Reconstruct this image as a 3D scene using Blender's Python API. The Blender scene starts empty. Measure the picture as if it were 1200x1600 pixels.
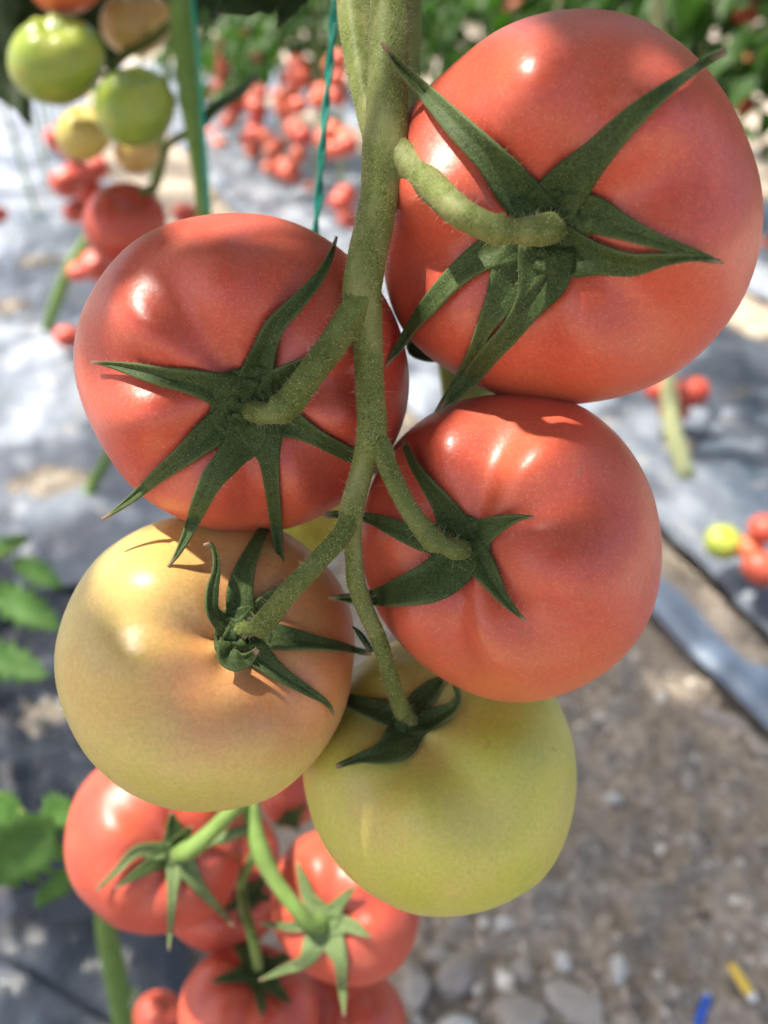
import bpy, math, random
import numpy as np
from mathutils import Vector
from mathutils.bvhtree import BVHTree

rng = np.random.default_rng(7)
random.seed(7)
scene = bpy.context.scene
COL = scene.collection

# ------------------------------------------------------------------ camera
CAM_H = 0.8
PITCH = math.radians(33.4)
C = np.array([0, 0, CAM_H])
F = np.array([0, math.cos(PITCH), -math.sin(PITCH)])
UP = np.array([0, math.sin(PITCH), math.cos(PITCH)])
RX = np.array([1.0, 0, 0])


def ray(x, y):
    return F + (x - 600) / 1200 * RX + (800 - y) / 1200 * UP


def P(x, y, d):
    return C + d * ray(x, y)


def ground(x, y, z=0.0):
    d = ray(x, y)
    s = (z - CAM_H) / d[2]
    return C + s * d


def gdepth(x, y, z=0.0):
    return (z - CAM_H) / ray(x, y)[2]


AZ = math.radians(19.5)
RV = np.array([-math.sin(AZ), math.cos(AZ), 0])   # along the rows
RU = np.array([math.cos(AZ), math.sin(AZ), 0])    # across the rows


def UV(u, v, z=0.0):
    return u * RU + v * RV + np.array([0, 0, z])


def onrow(x, y, u):
    d = ray(x, y)
    s = u / (d @ RU)
    return C + s * d, s


def row_v_at(x, u):
    lo, hi = 0.3, 60.0
    for _ in range(60):
        m = (lo + hi) / 2
        p = UV(u, m) - C
        px = 600 + 1200 * (p @ RX) / (p @ F)
        if px > x:
            lo = m
        else:
            hi = m
    return lo


def nrm(v):
    v = np.asarray(v, float)
    return v / (np.linalg.norm(v, axis=-1, keepdims=True) + 1e-12)


def ss(x, a, b):
    t = np.clip((x - a) / (b - a), 0, 1)
    return t * t * (3 - 2 * t)


# ------------------------------------------------------------------ noise
def _hash(ix, iy, seed):
    h = (ix.astype(np.int64) * 374761393 + iy.astype(np.int64) * 668265263 + seed * 144665) & 0x7FFFFFFF
    h = ((h ^ (h >> 13)) * 1274126177) & 0x7FFFFFFF
    return ((h ^ (h >> 16)) & 0xFFFF) / 65535.0


def vnoise(x, y, seed=0):
    ix, iy = np.floor(x), np.floor(y)
    fx, fy = x - ix, y - iy
    fx = fx * fx * (3 - 2 * fx)
    fy = fy * fy * (3 - 2 * fy)
    a = _hash(ix, iy, seed)
    b = _hash(ix + 1, iy, seed)
    c = _hash(ix, iy + 1, seed)
    d = _hash(ix + 1, iy + 1, seed)
    return (a * (1 - fx) + b * fx) * (1 - fy) + (c * (1 - fx) + d * fx) * fy


def fbm(x, y, seed=0, oct=4):
    r, amp, tot = 0, 1.0, 0
    for k in range(oct):
        r = r + amp * vnoise(x * 2 ** k, y * 2 ** k, seed + k * 17)
        tot += amp
        amp *= 0.5
    return r / tot


# ------------------------------------------------------------------ objects
def tag(o, label=None, cat=None, group=None, kind=None):
    if label:
        o['label'] = label
    if cat:
        o['category'] = cat
    if group:
        o['group'] = group
    if kind:
        o['kind'] = kind
    return o


def empty(name, loc, label, cat, group=None):
    o = bpy.data.objects.new(name, None)
    o.empty_display_size = 0.02
    o.location = Vector(loc)
    COL.objects.link(o)
    return tag(o, label, cat, group)


ORIG = {}


def mesh_obj(name, verts, faces, mat, parent=None, smooth=True, attrs=None, solid=0.0):
    verts = np.asarray(verts, float)
    if parent is not None:
        base = np.array(ORIG.get(parent.name, tuple(parent.location)))
        origin = base
    else:
        origin = verts.mean(axis=0)
    me = bpy.data.meshes.new(name)
    me.from_pydata((verts - origin).tolist(), [], [tuple(int(i) for i in fc) for fc in faces])
    if smooth:
        me.polygons.foreach_set('use_smooth', [True] * len(me.polygons))
    if attrs:
        for k, a in attrs.items():
            at = me.attributes.new(k, 'FLOAT', 'POINT')
            at.data.foreach_set('value', np.asarray(a, np.float32))
    me.materials.append(mat)
    me.update()
    o = bpy.data.objects.new(name, me)
    COL.objects.link(o)
    if parent is not None:
        o.parent = parent
        ORIG[o.name] = tuple(origin)
    else:
        o.location = Vector(origin)
        ORIG[o.name] = tuple(origin)
    if solid:
        md = o.modifiers.new('thick', 'SOLIDIFY')
        md.thickness = solid
        md.offset = -1
    return o


class MB:
    """collects pieces of one mesh"""

    def __init__(self):
        self.v, self.f, self.n = [], [], 0

    def add(self, v, f):
        v = np.asarray(v, float)
        self.v.append(v)
        self.f += [[i + self.n for i in q] for q in f]
        self.n += len(v)

    def build(self, name, mat, parent=None, **k):
        return mesh_obj(name, np.concatenate(self.v), self.f, mat, parent, **k)


def grid_faces(n, m, wrap=False):
    fs = []
    for i in range(n - 1):
        for j in range(m if wrap else m - 1):
            j2 = (j + 1) % m
            fs.append([i * m + j, i * m + j2, (i + 1) * m + j2, (i + 1) * m + j])
    return fs


def catmull(pts, n, dims=2):
    pts = np.asarray(pts, float)
    if len(pts) == 2:
        t = np.linspace(0, 1, n)[:, None]
        return pts[0] * (1 - t) + pts[1] * t
    seg = np.linalg.norm(np.diff(pts[:, :dims], axis=0), axis=1) + 1e-9
    t = np.concatenate([[0], np.cumsum(seg)])
    # monotone-ish hermite
    m = np.zeros_like(pts)
    m[1:-1] = ((pts[1:-1] - pts[:-2]) / seg[:-1, None] + (pts[2:] - pts[1:-1]) / seg[1:, None]) / 2
    m[0] = (pts[1] - pts[0]) / seg[0]
    m[-1] = (pts[-1] - pts[-2]) / seg[-1]
    x = np.linspace(0, t[-1], n)
    k = np.clip(np.searchsorted(t, x, 'right') - 1, 0, len(pts) - 2)
    h = seg[k][:, None]
    s = ((x - t[k]) / seg[k])[:, None]
    return ((2 * s ** 3 - 3 * s ** 2 + 1) * pts[k] + (s ** 3 - 2 * s ** 2 + s) * h * m[k]
            + (-2 * s ** 3 + 3 * s ** 2) * pts[k + 1] + (s ** 3 - s ** 2) * h * m[k + 1])


def frames(path):
    T = nrm(np.gradient(path, axis=0))
    n = np.cross(T[0], [0.3, 0.9, 0.2])
    n = n / np.linalg.norm(n)
    N = [n]
    for i in range(1, len(path)):
        n = N[-1] - (N[-1] @ T[i]) * T[i]
        N.append(n / np.linalg.norm(n))
    N = np.array(N)
    return T, N, np.cross(T, N)


def tube(path, rad, seg=12, ridge=0.0, rough=0.0, seed=0, cap=True):
    path = np.asarray(path, float)
    rad = np.broadcast_to(np.asarray(rad, float), (len(path),))
    T, N, B = frames(path)
    a = np.linspace(0, 2 * math.pi, seg, endpoint=False)
    rr = rad[:, None] * np.ones((1, seg))
    if ridge:
        rr = rr * (1 + ridge * np.cos(5 * a + 0.7)[None, :] + ridge * 0.5 * np.cos(3 * a + 2)[None, :])
    if rough:
        s = np.arange(len(path))
        rr = rr * (1 + rough * (fbm(s[:, None] * 0.35 + 0 * a, np.cos(a)[None] * 1.3 + np.sin(a)[None] * 2.1 + 7, seed, 3) - 0.5) * 2)
    v = path[:, None] + rr[..., None] * (np.cos(a)[None, :, None] * N[:, None] + np.sin(a)[None, :, None] * B[:, None])
    v = v.reshape(-1, 3)
    f = grid_faces(len(path), seg, True)
    if cap:
        n0 = len(v)
        v = np.vstack([v, path[0] - T[0] * rad[0] * 0.35, path[-1] + T[-1] * rad[-1] * 0.5])
        e = (len(path) - 1) * seg
        for j in range(seg):
            j2 = (j + 1) % seg
            f.append([n0, j2, j])
            f.append([n0 + 1, e + j, e + j2])
    return v, f


def px_tube(pts, n=40, **k):
    """pts: (x, y, half width px, depth)"""
    c = catmull(np.asarray(pts, float), n)
    path = np.array([P(x, y, d) for x, y, w, d in c])
    return tube(path, c[:, 2] * c[:, 3] / 1200, **k), path, c[:, 2] * c[:, 3] / 1200


# ------------------------------------------------------------------ materials
class NT:
    def __init__(self, name):
        self.m = bpy.data.materials.new(name)
        self.m.use_nodes = True
        self.t = self.m.node_tree
        self.b = self.t.nodes['Principled BSDF']
        self.out = self.t.nodes['Material Output']

    def n(self, typ, **kw):
        nd = self.t.nodes.new(typ)
        for k, v in kw.items():
            if k in nd.inputs:
                nd.inputs[k].default_value = v
            else:
                setattr(nd, k, v)
        return nd

    def l(self, a, b):
        self.t.links.new(a, b)

    def set(self, **kw):
        for k, v in kw.items():
            self.b.inputs[k.replace('_', ' ')].default_value = v

    def coords(self, scale=(1, 1, 1)):
        tc = self.n('ShaderNodeTexCoord')
        mp = self.n('ShaderNodeMapping')
        mp.inputs['Scale'].default_value = scale
        self.l(tc.outputs['Object'], mp.inputs['Vector'])
        return mp.outputs['Vector']

    def noise(self, vec, scale, detail=4, rough=0.55):
        nd = self.n('ShaderNodeTexNoise')
        nd.inputs['Scale'].default_value = scale
        nd.inputs['Detail'].default_value = detail
        nd.inputs['Roughness'].default_value = rough
        self.l(vec, nd.inputs['Vector'])
        return nd.outputs['Fac']

    def ramp(self, fac, stops):
        nd = self.n('ShaderNodeValToRGB')
        e = nd.color_ramp.elements
        while len(e) < len(stops):
            e.new(0.5)
        for el, (p, c) in zip(e, stops):
            el.position = p
            el.color = (*c, 1) if len(c) == 3 else c
        self.l(fac, nd.inputs['Fac'])
        return nd.outputs['Color']

    def mix(self, fac, a, b, mode='MIX'):
        nd = self.n('ShaderNodeMix', data_type='RGBA', blend_type=mode)
        for s, val in ((0, fac), (6, a), (7, b)):
            if hasattr(val, 'links'):
                self.l(val, nd.inputs[s])
            elif s == 0:
                nd.inputs[0].default_value = val
            else:
                nd.inputs[s].default_value = (*val, 1)
        return nd.outputs[2]

    def mrange(self, fac, a, b, c, d):
        nd = self.n('ShaderNodeMapRange')
        for i, v in enumerate((a, b, c, d)):
            nd.inputs[i + 1].default_value = v
        self.l(fac, nd.inputs[0])
        return nd.outputs[0]

    def bump(self, h, strength, dist):
        nd = self.n('ShaderNodeBump')
        nd.inputs['Strength'].default_value = strength
        nd.inputs['Distance'].default_value = dist
        self.l(h, nd.inputs['Height'])
        self.l(nd.outputs['Normal'], self.b.inputs['Normal'])
        return nd


def fruit_material(name, spots=True, sss=0.12):
    m = NT(name)
    v = m.coords()
    at = m.n('ShaderNodeAttribute', attribute_name='ripe')
    big = m.noise(v, 42, 5, 0.62)
    add = m.n('ShaderNodeMath', operation='MULTIPLY_ADD')
    m.l(big, add.inputs[0])
    add.inputs[1].default_value = 0.34
    sub = m.n('ShaderNodeMath', operation='SUBTRACT')
    m.l(at.outputs['Fac'], sub.inputs[0])
    sub.inputs[1].default_value = 0.17
    m.l(sub.outputs[0], add.inputs[2])
    col = m.ramp(add.outputs[0], [(0.0, (0.19, 0.30, 0.035)), (0.18, (0.46, 0.47, 0.07)), (0.36, (0.55, 0.44, 0.125)),
                                  (0.52, (0.54, 0.30, 0.105)), (0.70, (0.58, 0.150, 0.050)), (0.92, (0.53, 0.088, 0.048)),
                                  (1.0, (0.47, 0.060, 0.034))])
    blot = m.noise(v, 23, 6, 0.65)
    col = m.mix(m.mrange(blot, 0.54, 0.74, 0, 0.30), col, m.mix(0.35, col, (0.75, 0.55, 0.38)))
    if spots:
        vo = m.n('ShaderNodeTexVoronoi', feature='F1')
        vo.inputs['Scale'].default_value = 1900
        m.l(v, vo.inputs['Vector'])
        dots = m.mrange(vo.outputs['Distance'], 0.14, 0.42, 1, 0)
        sepc = m.n('ShaderNodeSeparateColor')
        m.l(vo.outputs['Color'], sepc.inputs[0])
        sel = m.mrange(sepc.outputs[0], 0.3, 1.0, 0, 0.30)
        mul = m.n('ShaderNodeMath', operation='MULTIPLY')
        m.l(dots, mul.inputs[0])
        m.l(sel, mul.inputs[1])
        col = m.mix(mul.outputs[0], col, (0.80, 0.50, 0.26))
        fine = m.noise(v, 900, 2)
        col2 = m.n('ShaderNodeHueSaturation')
        m.l(col, col2.inputs['Color'])
        m.l(m.mrange(fine, 0.3, 0.7, 0.92, 1.08), col2.inputs['Value'])
        col = col2.outputs['Color']
        # a few short dull scuffs on the skin
        mp = m.n('ShaderNodeMapping')
        mp.inputs['Rotation'].default_value = (0.3, 0.5, 0.9)
        mp.inputs['Scale'].default_value = (1, 1, 0.25)
        tc = m.n('ShaderNodeTexCoord')
        m.l(tc.outputs['Object'], mp.inputs['Vector'])
        sc = m.noise(mp.outputs['Vector'], 330, 2, 0.4)
        col = m.mix(m.mrange(sc, 0.71, 0.78, 0, 0.35), col, (0.22, 0.17, 0.05))
        m.bump(m.noise(v, 700, 3), 0.16, 0.0006)
    m.l(col, m.b.inputs['Base Color'])
    rg = m.noise(v, 60, 3)
    m.l(m.mrange(rg, 0.3, 0.7, 0.33, 0.44), m.b.inputs['Roughness'])
    m.set(Subsurface_Weight=sss, Subsurface_Scale=0.004, Specular_IOR_Level=0.5, Sheen_Weight=0.04, Sheen_Roughness=0.4)
    m.b.inputs['Subsurface Radius'].default_value = (1.0, 0.35, 0.15)
    return m.m


def green_material(name, dark, light, speck, speck_amt=0.6, rough=0.62, trans=0.0, scale=1.0, fuzz=0.10, brown=0.0, pale=None):
    m = NT(name)
    v = m.coords()
    a = m.noise(v, 140 * scale, 4)
    col = m.ramp(a, [(0.3, dark), (0.7, light)])
    if speck_amt:
        vo = m.n('ShaderNodeTexVoronoi', feature='F1')
        vo.inputs['Scale'].default_value = 2600 * scale
        m.l(v, vo.inputs['Vector'])
        d = m.mrange(vo.outputs['Distance'], 0.2, 0.45, speck_amt, 0)
        sc = m.n('ShaderNodeSeparateColor')
        m.l(vo.outputs['Color'], sc.inputs[0])
        mul = m.n('ShaderNodeMath', operation='MULTIPLY')
        m.l(d, mul.inputs[0])
        m.l(m.mrange(sc.outputs[1], 0.3, 0.8, 0, 1), mul.inputs[1])
        col = m.mix(mul.outputs[0], col, speck)
        col = m.mix(m.mrange(sc.outputs[0], 0.85, 0.9, 0, 0.55), col, (dark[0] * 0.3, dark[1] * 0.3, dark[2] * 0.3))
    if pale:
        mp = m.n('ShaderNodeMapping')
        mp.inputs['Scale'].default_value = (1, 1, 0.3)
        m.l(v, mp.inputs['Vector'])
        col = m.mix(m.mrange(m.noise(mp.outputs['Vector'], 130, 5, 0.6), 0.46, 0.68, 0, 0.75), col, pale)
    if brown:
        at = m.n('ShaderNodeAttribute', attribute_name='tip')
        ed = m.n('ShaderNodeAttribute', attribute_name='edge')
        col = m.mix(m.mrange(ed.outputs['Fac'], 0, 1, 0, 0.5), col, (0.16, 0.20, 0.075))
        col = m.mix(at.outputs['Fac'], col, (0.33, 0.22, 0.15))
    m.l(col, m.b.inputs['Base Color'])
    m.set(Roughness=rough, Specular_IOR_Level=0.22, Sheen_Weight=fuzz, Sheen_Roughness=0.4)
    m.b.inputs['Sheen Tint'].default_value = (0.9, 0.85, 0.6, 1)
    m.bump(m.noise(v, 900 * scale, 4), 0.35, 0.0005 / scale)
    if trans:
        tr = m.n('ShaderNodeBsdfTranslucent')
        hs = m.n('ShaderNodeHueSaturation')
        hs.inputs['Value'].default_value = 1.9
        hs.inputs['Saturation'].default_value = 1.15
        m.l(col, hs.inputs['Color'])
        m.l(hs.outputs[0], tr.inputs['Color'])
        mx = m.n('ShaderNodeMixShader')
        mx.inputs[0].default_value = trans
        m.l(m.b.outputs[0], mx.inputs[1])
        m.l(tr.outputs[0], mx.inputs[2])
        m.l(mx.outputs[0], m.out.inputs['Surface'])
    return m.m


M = {}
M['fruit'] = fruit_material('tomato_skin')
M['fruit_far'] = fruit_material('tomato_skin_plain', spots=False, sss=0.0)
M['sepal'] = green_material('sepal_green', (0.030, 0.056, 0.013), (0.056, 0.092, 0.024), (0.20, 0.23, 0.10), 0.6, brown=1.0, trans=0.12)
M['sepal_pale'] = green_material('sepal_pale_green', (0.10, 0.16, 0.055), (0.17, 0.23, 0.09), (0.3, 0.32, 0.18), 0.4, brown=1.0)
M['stalk'] = green_material('stalk_green', (0.062, 0.092, 0.016), (0.105, 0.135, 0.030), (0.34, 0.33, 0.13), 0.75, pale=(0.15, 0.18, 0.055))
M['vine'] = green_material('vine_green', (0.085, 0.120, 0.022), (0.15, 0.18, 0.045), (0.38, 0.38, 0.17), 0.7, pale=(0.24, 0.25, 0.10))
M['stem_far'] = green_material('stem_green', (0.13, 0.22, 0.045), (0.20, 0.30, 0.08), (0.3, 0.3, 0.2), 0, fuzz=0.1)
M['stem_pale'] = green_material('stem_pale', (0.36, 0.40, 0.18), (0.50, 0.50, 0.28), (0.5, 0.5, 0.3), 0, fuzz=0.1)
M['leaf'] = green_material('leaf_green', (0.020, 0.055, 0.010), (0.042, 0.100, 0.018), (0.1, 0.1, 0.05), 0, rough=0.5, trans=0.35, fuzz=0.02, scale=0.4)
M['leaf_fresh'] = green_material('leaf_fresh_green', (0.085, 0.20, 0.042), (0.15, 0.29, 0.075), (0.1, 0.1, 0.05), 0, rough=0.5, trans=0.3, fuzz=0.08, scale=0.4)
M['leaf_dark'] = green_material('leaf_dark_green', (0.018, 0.042, 0.012), (0.035, 0.070, 0.020), (0.1, 0.12, 0.06), 0.25, rough=0.55, trans=0.12, fuzz=0.15)

mm = NT('fuzz_hair')
mm.set(Roughness=0.5)
mm.b.inputs['Base Color'].default_value = (0.72, 0.68, 0.50, 1)
_t = mm.n('ShaderNodeBsdfTranslucent')
_t.inputs['Color'].default_value = (0.8, 0.75, 0.55, 1)
_x = mm.n('ShaderNodeMixShader')
_x.inputs[0].default_value = 0.5
mm.l(mm.b.outputs[0], _x.inputs[1])
mm.l(_t.outputs[0], _x.inputs[2])
mm.l(_x.outputs[0], mm.out.inputs['Surface'])
M['fuzz'] = mm.m

mm = NT('twine_plastic')
v = mm.coords()
mm.l(mm.ramp(mm.noise(v, 500, 3), [(0.3, (0.008, 0.26, 0.19)), (0.7, (0.02, 0.44, 0.32))]), mm.b.inputs['Base Color'])
mm.set(Roughness=0.38)
M['twine'] = mm.m

mm = NT('soil')
v = mm.coords()
n1 = mm.noise(v, 9, 6, 0.6)
n2 = mm.noise(v, 90, 6, 0.7)
c1 = mm.ramp(n1, [(0.3, (0.30, 0.255, 0.205)), (0.55, (0.40, 0.345, 0.28)), (0.75, (0.48, 0.42, 0.35))])
c2 = mm.ramp(n2, [(0.34, (0.36, 0.34, 0.32)), (0.52, (0.98, 0.97, 0.95)), (0.66, (1.4, 1.38, 1.35))])
mm.l(mm.mix(0.8, c1, c2, 'MULTIPLY'), mm.b.inputs['Base Color'])
mm.set(Roughness=0.95, Specular_IOR_Level=0.15)
mm.bump(mm.noise(v, 160, 8, 0.7), 0.8, 0.006)
M['soil'] = mm.m

mm = NT('stone')
v = mm.coords()
oi = mm.n('ShaderNodeObjectInfo')
n1 = mm.noise(v, 70, 5, 0.65)
c1 = mm.ramp(n1, [(0.3, (0.26, 0.225, 0.19)), (0.7, (0.42, 0.37, 0.315))])
mm.l(mm.mix(mm.mrange(oi.outputs['Random'], 0, 1, 0.0, 0.4), c1, (0.44, 0.42, 0.385)), mm.b.inputs['Base Color'])
mm.set(Roughness=0.9, Specular_IOR_Level=0.2)
mm.bump(mm.noise(v, 260, 6, 0.7), 0.5, 0.003)
M['stone'] = mm.m

mm = NT('white_stone')
v = mm.coords()
mm.l(mm.ramp(mm.noise(v, 90, 5), [(0.3, (0.40, 0.39, 0.35)), (0.7, (0.64, 0.63, 0.58))]), mm.b.inputs['Base Color'])
mm.set(Roughness=0.7)
M['white_stone'] = mm.m


mm = NT('gravel')
v = mm.coords()
vo = mm.n('ShaderNodeTexVoronoi', feature='F1')
vo.inputs['Scale'].default_value = 75
mm.l(v, vo.inputs['Vector'])
sp = mm.n('ShaderNodeSeparateColor')
mm.l(vo.outputs['Color'], sp.inputs[0])
c1 = mm.ramp(sp.outputs[0], [(0.0, (0.14, 0.115, 0.09)), (0.35, (0.32, 0.27, 0.22)), (0.75, (0.47, 0.41, 0.335)), (1.0, (0.72, 0.68, 0.60))])
mm.l(mm.mix(0.5, c1, mm.ramp(mm.noise(v, 300, 4), [(0.3, (0.6, 0.6, 0.6)), (0.7, (1.2, 1.2, 1.2))]), 'MULTIPLY'), mm.b.inputs['Base Color'])
mm.set(Roughness=0.9, Specular_IOR_Level=0.2)
M['gravel'] = mm.m


def film_material(name, dark, light, dust, dustlo, rough=0.3):
    m = NT(name)
    v = m.coords()
    mp = m.n('ShaderNodeMapping')
    mp.inputs['Rotation'].default_value = (0, 0, -AZ)
    mp.inputs['Scale'].default_value = (1, 0.42, 1)
    m.l(v, mp.inputs['Vector'])
    n1 = m.noise(mp.outputs['Vector'], 6.5, 6, 0.62)
    col = m.ramp(n1, [(0.36, dark), (0.50, tuple(0.45 * (p_ + q_) for p_, q_ in zip(dark, light))), (0.62, light)])
    n2 = m.noise(v, 13, 7, 0.7)
    col = m.mix(m.mrange(n2, dustlo, dustlo + 0.14, 0, 0.8), col, dust)
    m.l(col, m.b.inputs['Base Color'])
    m.l(m.mrange(m.noise(v, 20, 4), 0.3, 0.7, rough - 0.07, rough + 0.2), m.b.inputs['Roughness'])
    m.set(Specular_IOR_Level=0.6)
    m.bump(m.noise(v, 55, 5, 0.6), 0.45, 0.006)
    return m.m


M['film'] = film_material('silver_mulch_film', (0.055, 0.075, 0.105), (0.25, 0.28, 0.32), (0.46, 0.39, 0.30), 0.57)
M['film_blue'] = film_material('blue_grey_film', (0.10, 0.15, 0.22), (0.21, 0.27, 0.36), (0.36, 0.33, 0.28), 0.60)
M['film_shade'] = film_material('shaded_mulch_film', (0.018, 0.024, 0.034), (0.055, 0.070, 0.095), (0.30, 0.27, 0.23), 0.70, 0.20)  # left bed's film again, base darkened to paint in its shade

for nm, c in (('yellow_plastic', (0.85, 0.58, 0.07)), ('blue_plastic', (0.015, 0.12, 0.58)), ('white_plastic', (0.8, 0.8, 0.78)), ('clear_plastic', (0.45, 0.46, 0.50))):
    mm = NT(nm)
    v = mm.coords()
    mm.l(mm.ramp(mm.noise(v, 400, 3), [(0.3, tuple(x * 0.8 for x in c)), (0.7, c)]), mm.b.inputs['Base Color'])
    mm.set(Roughness=0.4)
    M[nm] = mm.m

# ------------------------------------------------------------------ tomatoes
SUN = nrm(np.array([-0.40, 0.10, 0.91]))      # direction towards the sun


def circle_poly(cx, cy, rx, ry=None, n=24):
    ry = ry or rx
    a = np.linspace(0, 2 * math.pi, n, endpoint=False)
    return [(cx + rx * math.cos(t), cy + ry * math.sin(t)) for t in a]


class Fruit:
    pass


def make_fruit(poly, d, hub, flat=0.84, dim=0.17, dimw=0.34, lobes=6, lobe=0.035, seed=0, nt=72, nphi=120, center=None):
    r_ = np.random.default_rng(seed)
    poly = np.asarray(poly, float)
    cx, cy = center if center is not None else ((poly[:, 0].min() + poly[:, 0].max()) / 2, (poly[:, 1].min() + poly[:, 1].max()) / 2)
    ang = np.arctan2(-(poly[:, 1] - cy), poly[:, 0] - cx)
    rad = np.hypot(poly[:, 0] - cx, poly[:, 1] - cy)
    o = np.argsort(ang)
    ang, rad = ang[o], rad[o]

    def target(psi):
        return np.interp(psi, np.concatenate([ang - 2 * math.pi, ang, ang + 2 * math.pi]), np.tile(rad, 3))
    Rpx = rad.mean()
    a = Rpx * d / 1200
    Cw = P(cx, cy, d)
    n = nrm(C - Cw)
    ex = nrm(RX - (RX @ n) * n)
    ey = np.cross(n, ex)
    ax, ay = (hub[0] - cx) / Rpx * 0.93, -(hub[1] - cy) / Rpx * 0.93
    A = np.array([ax, ay, math.sqrt(max(0.05, 1 - ax * ax - ay * ay))])
    A = nrm(A)
    e1 = nrm(np.cross([0.2, 1, 0.1], A))
    e2 = np.cross(A, e1)
    # ring parameter, denser near the stem end
    tt = np.linspace(0, 1, nt) ** 1.25 * math.pi
    tt[0] = 1e-4
    ph = np.linspace(0, 2 * math.pi, nphi, endpoint=False)
    t, f = np.meshgrid(tt, ph, indexing='ij')
    jit = sum(r_.uniform(0.1, 0.5) * np.sin(k * f + r_.uniform(0, 6)) for k in (1, 2, 3))
    L = np.cos(lobes * f + jit)
    L2 = sum(r_.uniform(-0.5, 0.5) * np.cos(k * f + r_.uniform(0, 6)) for k in (2, 3, 5))
    w = np.exp(-((t - 0.62) / 0.38) ** 2)
    rr = np.sin(t) ** 0.93 * (1 + lobe * 0.5 * w * L)
    hh = flat * np.sign(np.cos(t)) * np.abs(np.cos(t)) ** 1.0
    hh = hh - dim * np.exp(-(t / dimw) ** 2) * (1 + 0.25 * L2) + lobe * w * (L * 0.9 + L2 * 0.7) + lobe * 0.5 * np.exp(-((t - 1.1) / 0.45) ** 2) * L2
    hh = hh + 0.05 * np.exp(-((math.pi - t) / 0.3) ** 2)
    loc = a * (rr[..., None] * (np.cos(f)[..., None] * e1 + np.sin(f)[..., None] * e2) + hh[..., None] * A)
    loc = loc.reshape(-1, 3)
    loc = np.vstack([loc])
    psi = np.arctan2(loc[:, 1], loc[:, 0])
    rho = np.hypot(loc[:, 0], loc[:, 1]) / a
    bl = np.clip(rho / 0.9, 0, 1)
    bl = bl * bl * (3 - 2 * bl)
    NB = 72
    bins = (np.arange(NB) + 0.5) / NB * 2 * math.pi - math.pi
    S = np.ones(NB)
    for it in range(6):
        s = np.interp(psi, np.concatenate([bins - 2 * math.pi, bins, bins + 2 * math.pi]), np.tile(S, 3))
        sc = 1 + (s - 1) * bl
        W = Cw + (loc[:, 0] * sc)[:, None] * ex + (loc[:, 1] * sc)[:, None] * ey + loc[:, 2][:, None] * n
        q = W - C
        dep = q @ F
        qx = 600 + 1200 * (q @ RX) / dep - cx
        qy = -(800 - 1200 * (q @ UP) / dep - cy)
        pr = np.hypot(qx, qy)
        b = ((np.arctan2(qy, qx) + math.pi) / (2 * math.pi) * NB).astype(int) % NB
        cur = np.zeros(NB)
        np.maximum.at(cur, b, pr)
        cur = np.where(cur < 1, Rpx, cur)
        S = S * np.clip(target(bins) / cur, 0.8, 1.25) ** 0.9
        S = (np.roll(S, 1) + 2 * S + np.roll(S, -1)) / 4
    fr = Fruit()
    faces = grid_faces(nt, nphi, True)
    fr.v, fr.faces, fr.A = W, faces, A[0] * ex + A[1] * ey + A[2] * n
    fr.c, fr.a, fr.d, fr.hub = Cw, a, d, hub
    fr.t, fr.f = t.ravel(), f.ravel()
    fr.px = np.stack([qx + cx, cy - qy], 1)
    fr.cpx, fr.Rpx = np.array([cx, cy]), Rpx
    fr.bvh = BVHTree.FromPolygons([tuple(p) for p in W], faces)
    return fr


def depth_on(fr, x, y):
    dr = ray(x, y)
    h = fr.bvh.ray_cast(Vector(C), Vector(nrm(dr)))
    if h[0] is None:
        return None
    return float((np.array(h[0]) - C) @ F)


def surf_depths(fr, pts):
    """front depth of the fruit under each pixel, carried past the outline"""
    ds = [depth_on(fr, x, y) for x, y in pts]
    last = fr.d
    for x in ds:
        if x is not None:
            last = x
            break
    out = []
    for x in ds:
        if x is not None:
            last = x
        out.append(last)
    return np.array(out)


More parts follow.
